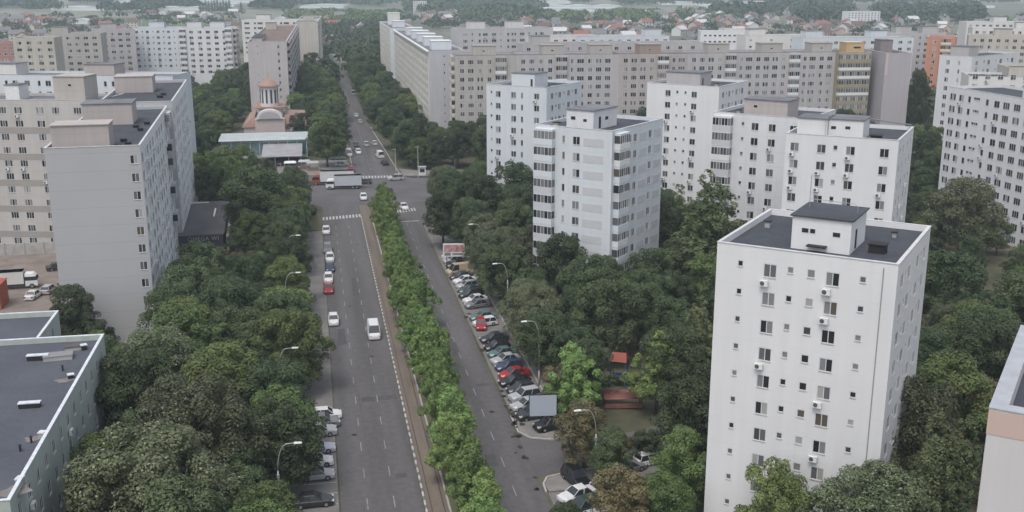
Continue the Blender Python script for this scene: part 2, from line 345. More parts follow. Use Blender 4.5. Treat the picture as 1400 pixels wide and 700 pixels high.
FOOT = []     # building footprints for keeping trees out
class Building:
    def __init__(s, name, label, A, W, D, ang, ztop=31., wall=None, cat='building', group=None, roofm=None, capm=None, win0=1.4, floors=11, fh=2.75, par=.55, z0=0., foot=True, capw=.28):
        s.W, s.D, s.ang, s.z = W, D, ang, ztop; s.wall = wall; s.A = A
        s.root = empty(name, (A[0], A[1], z0), ang, label, cat, group)
        s.fs = {k: [] for k in 'frbl'}; s.win0, s.floors, s.fh = win0, floors, fh; s.par = par
        s.roofm = roofm or BIT; s.capm = capm or CAP; s.wins = []; s.capw = capw
        if foot:
            c, q = math.cos(ang), math.sin(ang); FOOT.append([(A[0]+c*u-q*v, A[1]+q*u+c*v) for u, v in ((0, 0), (W, 0), (W, D), (0, D))])
    def world(s, u, v, z=0):
        c, q = math.cos(s.ang), math.sin(s.ang); return (s.A[0]+c*u-q*v, s.A[1]+q*u+c*v, z)
    def face(s, f):
        W, D = s.W, s.D
        return {'f': ((0, 0), (1, 0), 0, W), 'r': ((W, 0), (0, 1), math.pi/2, D), 'b': ((W, D), (-1, 0), math.pi, W), 'l': ((0, D), (0, -1), -math.pi/2, D)}[f]
    def col(s, f, c, w, h, n=2, k0=0, k1=None, skip=(), ac=0., dz=0., tops=True):
        """one column of windows: centre c along face f; tops of all windows line up at the lintel"""
        for k in range(k0, k1 if k1 is not None else s.floors):
            if k in skip: continue
            zb = s.win0+k*s.fh+(1.35-h)+dz-.67
            s.fs[f].append((c, w, h, zb, n, ac))
    def cols(s, f, pat, k0=0, k1=None, start=1.6, end=None, jit=True):
        """repeat a pattern of (advance, width, height, panes) along a face"""
        L_ = s.face(f)[3]; x = start; i = 0; end = end or L_-1.2
        while x < end:
            adv, w, h, n = pat[i % len(pat)]; s.col(f, x, w, h, n, k0, k1, ac=.08); x += adv; i += 1
    def bal(s, f, c, w, dp=1.1, n=5, k0=0, k1=None, mats=None, open_=0.):
        (ox, oy), (dx, dy), a, L_ = s.face(f)
        for k in range(k0, k1 if k1 is not None else s.floors):
            fm = random.choice(mats) if mats else None
            me = balcony_mesh(w, dp, s.wall, n, fm, random.random() < open_)
            put('balcony', me, s.root, (ox+dx*c, oy+dy*c, s.win0+k*s.fh-1.0), a)
        s.caps = getattr(s, 'caps', [])
    def band(s, f, c0, c1, z0, z1, m, t=.03):
        (ox, oy), (dx, dy), a, L_ = s.face(f)
        b = MB(); b.box(c0, c1, -t, -.002, 0, z1-z0, m); b.obj('wall_panel', s.root, loc=(ox, oy, z0), rz=a)
    def build(s):
        b = MB(); zt = s.z
        for f in 'frbl':
            (ox, oy), (dx, dy), a, L_ = s.face(f); wm_ = getattr(s, 'wallf', {}).get(f, s.wall)
            nx, ny = -dy, dx   # inward
            P = lambda q, z, i=0.: (ox+dx*q+nx*i, oy+dy*q+ny*i, z)
            ops = s.fs[f]
            xs_ = sorted({0., L_} | {round(o[0]-o[1]/2, 3) for o in ops} | {round(o[0]+o[1]/2, 3) for o in ops})
            # vertical strips between cuts; each holds the openings that cover it
            for xa, xb in zip(xs_, xs_[1:]):
                xm = (xa+xb)/2
                cov = sorted([(o[3], o[3]+o[2]) for o in ops if abs(o[0]-xm) < o[1]/2])
                z = 0.
                for c0, c1 in cov:
                    if c0 > z: b.face([P(xa, z), P(xb, z), P(xb, c0), P(xa, c0)], wm_)
                    z = max(z, c1)
                if z < zt: b.face([P(xa, z), P(xb, z), P(xb, zt), P(xa, zt)], wm_)
            R_ = .09
            for c, w, h, zb, n, ac in ops:
                x0, x1 = c-w/2, c+w/2
                b.face([P(x0, zb), P(x0, zb, R_), P(x0, zb+h, R_), P(x0, zb+h)], wm_)
                b.face([P(x1, zb), P(x1, zb+h), P(x1, zb+h, R_), P(x1, zb, R_)], wm_)
                b.face([P(x0, zb+h), P(x0, zb+h, R_), P(x1, zb+h, R_), P(x1, zb+h)], wm_)
                b.face([P(x0, zb), P(x1, zb), P(x1, zb, R_), P(x0, zb, R_)], wm_)
                b.face([P(x0, zb, R_), P(x1, zb, R_), P(x1, zb+h, R_), P(x0, zb+h, R_)], DARK)
                wp = s.world(ox+dx*c, oy+dy*c, zb); q = PX(*wp)
                s.wins.append((q[2] if -60 < q[0] < 1460 and -40 < q[1] < 740 else 1e5+q[2], (ox+dx*c, oy+dy*c, zb), a, window_mesh(w, h, n)))
                if ac and w > .9 and random.random() < ac:
                    put('air_conditioner', ac_mesh(), s.root, (ox+dx*(c-.35), oy+dy*(c-.35), zb-.75), a)
        b.obj('wall', s.root)
        s.wins.sort(key=lambda t: t[0])
        for _, loc, a, me in s.wins[:100]: put('window', me, s.root, loc, a)
        rest = s.wins[100:]
        if rest:
            v = []; fc = []; mi = []; mats = [FR, GA, GB, SILL]
            for _, loc, a, me in rest:
                k = len(v); ca, sa = math.cos(a), math.sin(a)
                for q in me.vertices: x, y, z = q.co; v.append((loc[0]+ca*x-sa*y, loc[1]+sa*x+ca*y, loc[2]+z))
                for p in me.polygons: fc.append([k+i for i in p.vertices]); mi.append(mats.index(me.materials[p.material_index]))
            m_ = bpy.data.meshes.new('window'); m_.from_pydata(v, [], fc)
            for q in mats: m_.materials.append(q)
            m_.polygons.foreach_set('material_index', mi); put('window', m_, s.root)['kind'] = 'stuff'
        W, D, t, zr = s.W, s.D, s.capw, zt-s.par
        r = MB(); r.face([(t, t, zr), (W-t, t, zr), (W-t, D-t, zr), (t, D-t, zr)], s.roofm); r.obj('roof', s.root)
        p = MB(); e = .05
        for x0, x1, y0, y1 in ((-e, W+e, -e, t), (-e, W+e, D-t, D+e), (-e, t, t, D-t), (W-t, W+e, t, D-t)):
            p.box(x0, x1, y0, y1, zt+.002, zt+.07, s.capm)
        for q0, q1 in (((t, t), (W-t, t)), ((W-t, t), (W-t, D-t)), ((W-t, D-t), (t, D-t)), ((t, D-t), (t, t))):
            p.face([(*q0, zr), (*q1, zr), (*q1, zt), (*q0, zt)], s.wall)
        p.obj('parapet', s.root)
        s.zr = zr; return s
    def house(s, u0, u1, v0, v1, h, m=None, roofm=None, wins=(), over=.15, door=None):
        """stair head on the roof"""
        b = MB(); b.box(u0, u1, v0, v1, s.zr+.002, s.zr+h, m or s.wall); o = b.obj('stair_house', s.root)
        r = MB(); r.box(u0-over, u1+over, v0-over, v1+over, s.zr+h+.002, s.zr+h+.14, roofm or BITB); r.obj('flat_roof', o)
        for f, c, w_, h_, z_ in wins:
            g = MB(); g.box(-w_/2, w_/2, -.02, -.002, 0, h_, FR); g.box(-w_/2+.07, w_/2-.07, -.03, -.021, .07, h_-.07, DARK)
            loc = {'f': (u0+c, v0, 0), 'r': (u1, v0+c, math.pi/2), 'l': (u0, v1-c, -math.pi/2)}[f]
            g.obj('window' if h_ < 1.5 else 'door', o, loc=(loc[0], loc[1], s.zr+z_), rz=loc[2])
        return o
    def vent(s, u, v, w=.7, d_=.7, h=.7, m=None):
        b = MB(); b.box(u, u+w, v, v+d_, s.zr+.002, s.zr+h, m or CONC); b.box(u-.1, u+w+.1, v-.1, v+d_+.1, s.zr+h+.002, s.zr+h+.1, DARK if m is None else m)
        b.obj('roof_vent', s.root)
    def antenna(s, u, v, h=3.2):
        b = MB(); z = s.zr; b.tube([(u, v, z), (u, v, z+h)], .04, METAL, 5)
        for q in (.6, .75, .9): b.tube([(u-.5, v, z+h*q), (u+.5, v, z+h*q)], .02, METAL, 4)
        b.obj('antenna', s.root)

# wall colours
W_WHITE = wallmat('white_render', (.68, .68, .69), seam=.015, dirt=.04)
W_WHITE2 = wallmat('white_panels', (.64, .645, .66), seam=.05, dirt=.06)
W_BLUISH = wallmat('cool_white_render', (.60, .63, .66), seam=.02, dirt=.05)
W_WARM = wallmat('warm_white_render', (.66, .645, .62), seam=.03, dirt=.06)
W_GREY = wallmat('grey_render', (.42, .42, .43), seam=.07, dirt=.04, streak=.2)
W_CREAM = wallmat('cream_panels', (.5, .465, .41), seam=.05, dirt=.1)
W_PINK = wallmat('pinkish_grey_panels', (.44, .395, .38), seam=.06, dirt=.09)
W_LAV = wallmat('lavender_grey_panels', (.46, .44, .44), seam=.06, dirt=.09)
W_SAND = wallmat('sand_panels', (.44, .415, .385), seam=.06, dirt=.1)
W_OLIVE = wallmat('olive_panels', (.33, .29, .21), seam=.06, dirt=.1)
W_YEL = wallmat('ochre_render', (.55, .38, .2), seam=.03)
W_ORANGE = wallmat('orange_render', (.52, .25, .17), seam=.03)
W_PALEGREEN = wallmat('pale_green_render', (.42, .46, .43), seam=.03, dirt=.12)
P_GREY = mat('panel_grey', (.49, .495, .515), .85, var=.06); P_TAUPE = mat('panel_taupe', (.31, .29, .27), .85, var=.06)
P_WHITE = mat('balcony_white', (.66, .67, .66), .7, var=.08, scale=2); P_CREAM = mat('balcony_cream', (.6, .56, .46), .7, var=.08, scale=2)

def px_building(name, label, pa, D, z=31., pb=None, W=None, ang=None, **k):
    """front edge of the roof from the pixels of its two ends, or one end, a width and a direction"""
    A = G(*pa, z)
    if pb: B = G(*pb, z); W = W or math.dist(A, B); ang = math.atan2(B[1]-A[1], B[0]-A[0]) if ang is None else ang
    return Building(name, label, A, W, D, ang, z, **k)
RD = math.radians

# -- the tall white tower in the right foreground
A = G(981, 331, 31.05)
t = Building('apartment_tower', 'tall bright white tower, nearest of all, with dark flat roof and square stair house', A, 16.5, 17.0, RD(-40.4), 31.05, W_WHITE, group='tower blocks right of the avenue')
cs = [(2.35, .55, .6, 1), (5.2, 1.25, 1.3, 2), (7.1, .6, .65, 1), (9.0, .75, .8, 1), (10.95, 1.25, 1.3, 2), (13.6, .6, .6, 1)]
for i, (c, w_, h_, n_) in enumerate(cs): t.col('f', c, w_, h_, n_, ac=.0)
for c in (2.6, 6.2, 10.6, 14.2): t.col('r', c, 1.35, 1.35, 2)
for c in (4.5, 8.3, 12.5): t.col('r', c, .6, .7, 1)
for c in (3, 8, 13): t.col('l', c, 1.3, 1.35, 2)
t.build(); TR1 = t
for k, c in ((10, 5.2), (10, 10.95), (9, 10.95), (6, 10.95), (4, 10.95), (2, 10.95), (7, 5.2)):
    put('air_conditioner', ac_mesh(), t.root, (c-.45, 0, 1.4+k*2.75-1.45), 0)
# stair house
def loc_of(b, px, py, z):
    x, y = G(px, py, z); dx, dy = x-b.A[0], y-b.A[1]; c, q = math.cos(-b.ang), math.sin(-b.ang); return (c*dx-q*dy, q*dx+c*dy)
u0, v0 = loc_of(t, 1081, 339, t.zr); u1, _ = loc_of(t, 1160, 350, t.zr)
h = t.house(u0, u1, max(v0, .6), max(v0, .6)+6.4, 3.15, W_WHITE, BIT, wins=(('f', 1.25, .75, .55, 1.6), ('f', 1.95, .6, .55, 1.6), ('f', (u1-u0)-1.3, .8, .55, 1.5), ('r', 2.2, .9, 2.0, .1)), over=.2)
b = MB(); b.box(u0+1.6, u0+3.4, max(v0, .6)-.75, max(v0, .6)-.003, t.zr+.5, t.zr+.62, DARK); b.obj('awning', h)
t.vent(u1+1.3, 5.2, 1.5, 1.2, .8, DARK); t.vent(1.4, 10.5, .5, .5, .6); t.vent(13.6, 12.5, .4, .4, .5)
b = MB(); zz = t.zr+3.3; b.tube([(u0+.6, 7.0, zz), (u0+.6, 7.0, zz+3.2)], .035, METAL, 5); b.tube([(u0+.6, 7.0, zz+.9), (u1-.6, 6.6, zz+.9), (u1-.2, 6.5, zz+.7), (u1-.2, 6.5, zz)], .03, METAL, 5)
b.obj('antenna', t.root)
b = MB(); b.tube([(15.3, -.05, 1), (15.3, -.05, 30.6)], .045, METAL, 6); b.obj('drain_pipe', t.root)

# -- towers behind
def tower(name, label, pa, pb, W, D, ang, wall, cols, rc=(2.6, 6.2, 10.6, 14.2), rs=(4.5, 8.3, 12.5), ac=.25, acs=.25, z=31., **k):
    A = G(*pa, z); t = Building('apartment_tower', label, A, W, D, RD(ang), z, wall, group='tower blocks right of the avenue', **k)
    for f, w_, h_, n_ in cols: t.col('f', f*W, w_, h_, n_, ac=ac if w_ > 1 else 0)
    for c in rc: t.col('r', c, 1.3, 1.35, 2, ac=.1)
    for c in rs: t.col('r', c, .6, .75, 1)
    return t
BIG = (1.4, 1.4, 2); SM = (.6, .65, 1)
t = tower('', 'white tower with stepped two-part stair house, directly behind the nearest white tower', (1075, 182), None, 17.3, 17, -38, W_WHITE,
          [(.085, *BIG), (.33, *BIG), (.455, .7, .75, 1), (.59, *BIG), (.885, *BIG)]); 
t.build()
t.house(1.5, 6.2, .9, 6.5, 3.0, W_WHITE, BITB); t.house(6.25, 11.6, 1.6, 7.5, 3.0, W_WHITE, BITB, wins=(('f', .8, .9, .6, 1.4), ('f', 3.0, .9, .6, 1.5)))
t.vent(12.6, 3, 1.6, 1.5, .6, DARK); t.antenna(6, 0.6, 3.5); TR2 = t
b = MB(); b.tube([(11.8, 6, t.zr+2.9), (16.8, 16.8, t.zr+.9)], .12, METAL, 5); b.obj('pipe', t.root)
b = MB(); b.box(0.2, 6.9, 0, .01, 0, .01, METAL)
for k in range(11):
    TR2.root
t = tower('', 'white tower with one glazed balcony stack at its left and a pinkish stair house', (975, 153), None, 18, 16, -44, W_WHITE2,
          [(.33, .6, .65, 1), (.46, *BIG), (.64, *BIG), (.86, 1.4, 1.4, 2)])
t.build(); t.bal('f', 2.25, 3.6, 1.2, 6, mats=[P_GREY, P_GREY, P_WHITE])
t.house(5.6, 13.8, 1.0, 7.0, 3.2, W_PINK, BITB, wins=(('f', 2.2, .9, .6, 1.7),)); t.vent(3, 4); t.antenna(8, 9); TR3 = t
t = tower('', 'slim white tower with four close window columns, before the middle of the long slab', (885, 113), None, 18.2, 18, -44, W_WHITE,
          [(.30, *BIG), (.43, *SM), (.545, *SM), (.665, *BIG)], ac=.5)
t.build(); t.house(4.2, 12.8, 1.5, 8, 3.2, W_LAV, BITB, wins=(('r', 1.5, .9, 2.1, .1),)); t.vent(15, 5); TR4 = t
t = tower('', 'white tower with grey panels and two stacks of glazed balconies, beside the avenue trees', (731, 170), None, 15, 19, -44, W_BLUISH,
          [(.385, .6, 1.3, 1), (.55, *BIG)], rc=(), rs=())
for c in (6.3, 8.3, 14): t.col('r', c, 1.2, 1.35, 2)
for k in range(11):
    z = .6+k*2.75
    t.band('f', 9.6, 13.4, z, z+1.35, P_GREY); t.band('r', 9.8, 12.6, z, z+1.35, P_GREY); t.band('r', 15.4, 18.2, z, z+1.35, P_GREY)
t.build(); t.bal('f', 2.3, 3.7, 1.1, 5, mats=[W_BLUISH, P_GREY, W_BLUISH]); t.bal('r', 2.6, 3.6, 1.1, 5, mats=[W_BLUISH, P_GREY, P_WHITE])
t.house(5.0, 10.2, 2.2, 10.5, 3.2, W_WHITE2, BITB, wins=(('f', 1.3, 1.0, .7, 1.5), ('f', 3.6, .8, .6, 1.3), ('r', 2.2, .9, 2.1, .1), ('r', 4.6, 1.2, .7, 1.3))); t.vent(1.2, 4, 1, 1, .5); t.antenna(6.2, 5, 4.6); TC1 = t
t = tower('', 'white tower block with pale blue cast and ordinary windows, left of the panelled balcony tower', (665, 115), None, 16.2, 17, -42, W_BLUISH,
          [(.085, .6, .65, 1), (.2, *BIG), (.46, *BIG), (.6, .65, 1.35, 1), (.84, *BIG), (.97, .01, .01, 1)][:5], ac=.3)
t.build(); t.house(6.0, 12.2, 1.5, 7.5, 3.3, W_BLUISH, BITB, wins=(('f', 5.4, .7, 2.1, .1),)); t.antenna(11, 3, 4); t.vent(14, 6); TC2 = t

# -- left side
A = G(60, 203, 31.)
W1 = 13.4
t = Building('apartment_block', 'plain grey end wall of a long block facing the camera, left of the avenue', A, W1, 51, RD(2.5), 31., W_GREY, group='grey slab left of the avenue')
t.col('f', 12.4, 1.15, 1.35, 2); t.wallf = {'r': wallmat('light_grey_render_brightened', (.76, .76, .76), seam=.1, dirt=.06)}  # paler side paint, its colour raised further to offset the missing sun there
t.cols('r', [(4.6, 2.5, 1.5, 3), (3.4, 1.2, 1.4, 2), (4.4, 2.5, 1.5, 3), (4.4, 2.5, 1.5, 3)], start=2.2)
t.fs['r'] = [(c, w_, h, z, n_, .22) for c, w_, h, z, n_, a_ in t.fs['r']]
t.build(); TL1 = t
for k in range(11): t.band('r', .3, 50.7, k*2.75+.2, k*2.75+.38, FR, .1)
t.house(.9, 9.0, 1.3, 6.5, 3.6, W_PINK, W_PINK); t.house(1.2, 9.4, 29, 36, 3.6, W_PINK, BITB); 
for u, v in ((9.6, 2), (9.7, 8), (10.8, 4.2), (11, 20), (9.9, 24), (11.3, 28)): t.vent(u, v, .9, .6, .35, DARK)
for k in (10, 8, 7, 5, 3): t.bal('r', 45.5, 4.2, 1.0, 5, k0=k, k1=k+1)
t2 = Building('apartment_block', 'rear part of the grey slab block behind the one with a plain end wall', t.world(.3, 53.4), W1+.5, 46, RD(2.5), 31.6, W_GREY, group='grey slab left of the avenue'); t2.wallf = {'r': M['light_grey_render_brightened']}
t2.cols('r', [(4.6, 2.5, 1.5, 3), (3.4, 1.2, 1.4, 2), (4.4, 2.5, 1.5, 3)], start=2.2)
t2.build(); t2.house(.4, 8.2, 24, 31, 3.4, W_PINK, W_PINK); t2.vent(10, 12, 1.2, .6, .4, DARK); t2.vent(10.4, 17, 1, .6, .4, DARK)
b = MB(); b.box(0.3, 13.2, 51.01, 53.39, 0, 30.2, W_GREY); b.obj('stair_shaft', t.root)

# B0: cream block left edge
A = G(75, 137, 31.)
ang = RD(-14)
Wb = 46
A0 = (A[0]-math.cos(ang)*(Wb-9), A[1]-math.sin(ang)*(Wb-9))
t = Building('apartment_block', 'cream block with taupe bands at the left edge, behind the grey end wall', A0, Wb, 13, ang, 31., wallmat('warm_grey_render', (.47, .45, .43), seam=.05, dirt=.08), roofm=BITB)
t.cols('f', [(3.3, 1.7, 1.4, 3), (4.6, 1.7, 1.4, 3)], start=2.0, end=Wb-1)
for k in (1, 3, 5, 7, 9): t.band('f', .3, Wb-10.5, k*2.75-.62, k*2.75+.68, P_TAUPE)
t.build(); t.house(Wb-9.5, Wb-3.0, 1, 7, 5.2, W_SAND, W_SAND, wins=(('f', 3.4, .8, .6, 3.2),)); t.house(Wb-22, Wb-19, 5, 9, 3.0, P_WHITE, BITB); t.antenna(Wb-26, 5, 3); t.antenna(Wb-7, 4, 8)
# B2 behind
A = G(0, 101, 31.); A = (A[0]-40, A[1]+9)
B_ = G(236, 104, 31.)
Wb = math.dist(A, B_)
ang = math.atan2(B_[1]-A[1], B_[0]-A[0])
t = Building('apartment_block', 'long white block with green-grey roof rim and a blank end wall, behind the grey slab', A, Wb, 12, ang, 31., W_BLUISH, roofm=BITB, capm=mat('green_rim', (.25, .33, .31), .6))
t.cols('f', [(3.2, 1.5, 1.4, 2), (3.2, 1.5, 1.4, 2), (2.4, .8, 1.4, 1)], start=2, k0=4)
t.build(); t.house(Wb*.42, Wb*.42+8, 3, 9, 3, W_WARM, BITB); t.house(Wb*.72, Wb*.72+8, 3, 9, 3, W_PINK, BITB); t.antenna(Wb*.5, 4, 4)

# near-left low building with the roof terraces
xr, yr = G(142, 457, 14.5)
t = Building('apartment_block', 'low pale green block at bottom left with white-capped parapet and roof vents', (xr-34, 84.0), 34, yr-84.0, 0, 14.5, W_PALEGREEN, floors=5, win0=1.5, roofm=mat('bitumen_lilac', (.078, .083, .1), .8, var=.16, scale=.15, var2=.12, scale2=2.5), capm=mat('white_cap', (.6, .62, .66), .5, var=.15, scale=2), par=.6)
for q in np.arange(2.5, yr-86, 3.1): t.col('r', q, 1.0, 1.4, 2, ac=.15)
t.build(); TN1 = t
def roof_box(px, py, w_, d_, h_, m, name='roof_vent', a=0):
    u, v = loc_of(TN1, px, py, TN1.zr); b = MB(); b.box(-w_/2, w_/2, -d_/2, d_/2, .002, h_, CONC if m is None else m[0]); b.box(-w_/2-.05, w_/2+.05, -d_/2-.05, d_/2+.05, h_+.002, h_+.1, m[1])
    b.obj(name, t.root, loc=(u, v, TN1.zr), rz=a)
wc = (DARK, mat('white_cap', (.6, .62, .66)))
roof_box(41, 557, 2.0, .6, .5, wc); roof_box(52, 492, 2.2, .6, .55, wc); roof_box(115, 478, .6, .6, .55, wc, a=.4); roof_box(97, 517, .6, .5, .4, wc, a=.3)
roof_box(58, 598, .5, .6, .5, (CONC, wc[1]), a=-.2); roof_box(28, 662, .5, .7, .55, (CONC, wc[1]), a=-.2); roof_box(80, 490, 3.0, 1.6, .45, (CONC, mat('grey_hatch', (.22, .22, .23), .7)), a=.12)
roof_box(100, 478, 1.8, .9, .4, (CONC, mat('brown_hatch', (.1, .085, .08), .7)), a=.15)
for px, py in ((86, 507), (28, 617), (43, 605)):
    u, v = loc_of(t, px, py, t.zr); b = MB(); b.cyl(0, 0, 0, .55, .1, .1, DARK, 8); b.cyl(0, 0, .56, .7, .2, .05, DARK, 8); b.obj('vent_pipe', t.root, loc=(u, v, t.zr))
for px, py, w_, d_ in ((45, 600, 2.2, 1.4), (22, 670, 3.2, 2.8), (88, 520, 2.6, 1.6)):
    u, v = loc_of(t, px, py, t.zr); b = MB(); ptt = mat('roof_patch', (.19, .175, .165), .9, var=.2, scale=1.2)
    b.face([(w_/2*math.cos(a_)*(.75+.25*math.sin(3*a_+px)), d_/2*math.sin(a_)*(.8+.2*math.cos(2*a_+py)), .006) for a_ in [k*math.pi/7 for k in range(14)]], ptt); b.obj('roof_patch', t.root, loc=(u, v, t.zr))
b = MB()
for zq in (.45, .9): b.tube([(.6, .9, t.zr+zq), (33, .9, t.zr+zq)], .03, METAL, 5)
for q in np.arange(.6, 33.2, 2.7): b.tube([(q, .9, t.zr), (q, .9, t.zr+.9)], .03, METAL, 5)
b.obj('railing', t.root)
xq, yq = G(80, 425, 14.2)
t = Building('apartment_block', 'second low flat roof of the pale green block, set back at the left edge', (xq-34, yr+.6), 34, yq-yr-.6, 0, 14.2, W_PALEGREEN, floors=5, win0=1.5, roofm=M['bitumen_lilac'], capm=M['white_cap'], par=.6)
t.cols('r', [(2.6, 1.0, 1.4, 2)], start=2); t.build(); t.vent(22, 6, 1.6, .6, .4, M['white_cap'])

# near-right corner building (peach band)
A = G(1353, 558, 31.)
t = Building('apartment_tower', 'white tower corner with peach band under its parapet, cut by the right edge', A, 18, 17.5, RD(-41), 31., wallmat('rose_white_render', (.56, .54, .545), seam=.0, dirt=.04), capm=mat('grey_cap', (.36, .375, .4), .6, var=.1, scale=1), roofm=BIT, par=1.0, capw=.95)
t.band('f', -.03, 18.03, 29.4, 30.9, mat('peach_band', (.52, .40, .35), .85, var=.05)); t.band('l', -.0, 17.5, 29.4, 30.9, M['peach_band'])
t.build()
# R5: big white slab at right edge
A = G(1297, 118, 31.)
t = Building('apartment_block', 'long white slab block receding along the right edge, with dense rows of windows', A, 72, 14, RD(-88), 31., W_WHITE, roofm=BIT)
t.cols('f', [(3.1, 2.1, 1.5, 3), (2.9, 1.7, 1.5, 2), (2.6, 1.0, 1.4, 1), (3.6, 2.2, .6, 3), (3.2, 1.0, 1.4, 1), (3.1, 1.8, 1.5, 2), (3.4, 2.1, 1.5, 3), (3.4, 2.1, 1.5, 3)], start=2.0)
t.build(); t.house(20, 28, 4, 10, 3.2, W_WARM, BITB); t.house(44, 52, 4, 10, 3.2, W_WARM, BITB)
# R6 white with lavender side
A = G(1285, 75, 31.)
t = Building('apartment_tower', 'white tower with lavender right side, behind the right-hand slab', A, 11, 30, RD(-62), 31., W_WHITE2)
t.col('f', 3.0, 1.3, 1.4, 2); t.col('f', 6.8, .7, 1.3, 1)
t.cols('r', [(4.5, 1.5, 1.4, 2), (3, .7, .8, 1)], start=3); t.build(); t.house(2.5, 8.5, 2, 8, 3.4, W_LAV, BITB)
A = G(1325, 104, 29)
t = Building('apartment_block', 'white stepped roof block just behind the right-hand slab', A, 26, 14, RD(-25), 29., W_WARM); t.cols('f', [(3.2, 1.4, 1.4, 2)]); t.build()

# D1: long slab across, in painted sections
x0_, y0_ = G(622, 76, 31.); x1_, y1_ = G(1143, 71, 31.)
Lt = math.dist((x0_, y0_), (x1_, y1_)); ang = math.atan2(y1_-y0_, x1_-x0_)
secs = [(0, .155, W_SAND, 'sand coloured left end of the long slab block across the view'), (.155, .42, W_LAV, 'grey section of the long slab, behind the two white towers left of centre'),
        (.42, .60, W_PINK, 'pinkish section in the middle of the long slab block'), (.60, 1.0, W_LAV, 'long lavender grey right-hand section of the slab block')]
for i, (a, b_, wm, lab) in enumerate(secs):
    st = (x0_+math.cos(ang)*a*Lt, y0_+math.sin(ang)*a*Lt)
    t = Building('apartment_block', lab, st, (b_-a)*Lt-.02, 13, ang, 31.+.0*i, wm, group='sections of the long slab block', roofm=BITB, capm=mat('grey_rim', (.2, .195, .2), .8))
    L_ = t.W
    x = 2.2; k = 0; bals = []
    while x < L_-1.4:
        if k % 7 == 4: bals.append(x+.9); x += 4.6
        else:
            w_ = (1.5, 1.9, 1.9, 1.4, 0, 1.1, 2.3)[k % 7]; t.col('f', x, w_, 1.45, 2 if w_ < 1.8 else 3, k0=2); x += w_/2+2.05
        k += 1
    if i == 0:
        pass
    t.build()
    for c in bals: t.bal('f', c, 3.6, .8, 5, k0=2, mats=[wm, wm, P_WHITE])
    if i == 0: t.bal('l', 8, 5, 1.1, 4, k0=2, mats=[P_CREAM]); t.bal('l', 3, 4, 1.0, 4, k0=2, mats=[P_CREAM])
    for f_ in ([.3] if L_ < 25 else [.25, .72] if L_ < 45 else [.14, .5, .84]): t.house(L_*f_, L_*f_+7.2, 1.0, 7, 3.4, W_SAND if i != 2 else wallmat('brown_stair', (.33, .26, .22)), P_TAUPE, wins=(('f', 3.4, .9, .6, 1.5),))
    TD1 = t
# D1 right end: olive section with white balcony bands and pale end wall
e0 = G(1135, 77, 31.)
t = Building('apartment_block', 'olive brown section with long white and glazed balcony bands, right end of the slab', TD1.world(TD1.W+.02, -2.2)[:2], 11.5, 14, ang, 31., W_OLIVE, group='sections of the long slab block', roofm=BIT)
t.build()
for k in range(11):
    me = balcony_mesh(10.8, 1.1, W_OLIVE, 12, (P_WHITE if k in (8, 9, 6, 3) else W_OLIVE)); put('balcony', me, t.root, (5.6, 0, t.win0+k*2.75-1.0), 0)
t.house(3.2, 9.5, 1.5, 7, 3.6, W_YEL, mat('pale_rim', (.5, .45, .35)), wins=(('f', 3.8, 2.6, .8, 1.6),)); TO = t
t = Building('apartment_block', 'blank lavender end wall closing the long slab at its right end', t.world(12.6, -8)[:2], 8.5, 22, ang-.1, 31.2, wallmat('lilac_render', (.40, .375, .395), seam=.02, dirt=.04))
t.band('f', .0, .9, 24, 31.1, mat('pale_pink', (.52, .42, .41), .85)); t.build(); t.house(1, 5, 8, 14, 4.2, wallmat('brown_grey', (.25, .22, .22)), BITB)

# D2: cream balconied slab along the far street, right side
def pilasters(t, n):
    for c in np.arange(5.7, n, 5.4): t.band('l', c-1.25, c+1.25, 0, 30.5, P_CREAM, .1)
def street_slab(name, lab, x, y, W, L_, wm, ang=0, sideL=True, z=31., bal=P_CREAM, k0=3):
    t = Building(name, lab, (x, y), W, L_, ang, z, wm, roofm=BITB)
    return t
t = street_slab('apartment_block', 'white slab block with cream balcony stacks, along the right side of the far street', 39.0, 361.5, 12.2, 150, wallmat('pale_lavender', (.48, .475, .5), seam=.04)); t.wallf = {'l': W_WARM}
t.col('f', 5.2, .6, .7, 1, k0=2); t.col('f', 7.9, .6, .7, 1, k0=2); t.build()
for c in np.arange(3, 148, 5.4): t.bal('l', c, 2.85, .12, 3, k0=2, mats=[P_CREAM, P_WHITE, P_WHITE])
b = MB(); b.box(-.7, -.06, 0, 150, 30.6, 31.1, P_WHITE); b.obj('cornice', t.root)
pilasters(t, 150)
for v in (14, 38, 62, 86, 112): t.house(2.6, 9.5, v, v+7, 3.0, W_BLUISH, P_WHITE)
t = street_slab('apartment_block', 'farther white slab continuing the balconied block along the far street', 38.3, 528, 12.2, 78, W_BLUISH)
t.build()
for c in np.arange(3, 76, 5.4): t.bal('l', c, 2.85, .12, 3, k0=3, mats=[P_CREAM, P_WHITE])
pilasters(t, 78)
t.house(3, 9, 20, 27, 3, W_BLUISH, P_WHITE); t.house(3, 9, 50, 57, 6, W_WARM, P_WHITE)
# E1 behind it
t = px_building('apartment_block', 'grey-white slab with a bright left corner, behind the long slab left of centre', (627, 40), 13, 33., W=44, ang=RD(8), wall=wallmat('mid_grey_render', (.5, .485, .49), seam=.05), floors=11, win0=3, group='distant slab blocks')
t.cols('f', [(3.2, 2.2, 1.3, 3), (3.4, .8, .8, 1), (2.6, 1.0, 1.3, 1), (4, 2.2, 1.3, 3)], start=3, k0=5, end=42); t.build(); t.house(6, 13, 3, 9, 3.5, W_WARM, BITB); t.house(24, 31, 3, 9, 3.5, W_WARM, BITB)

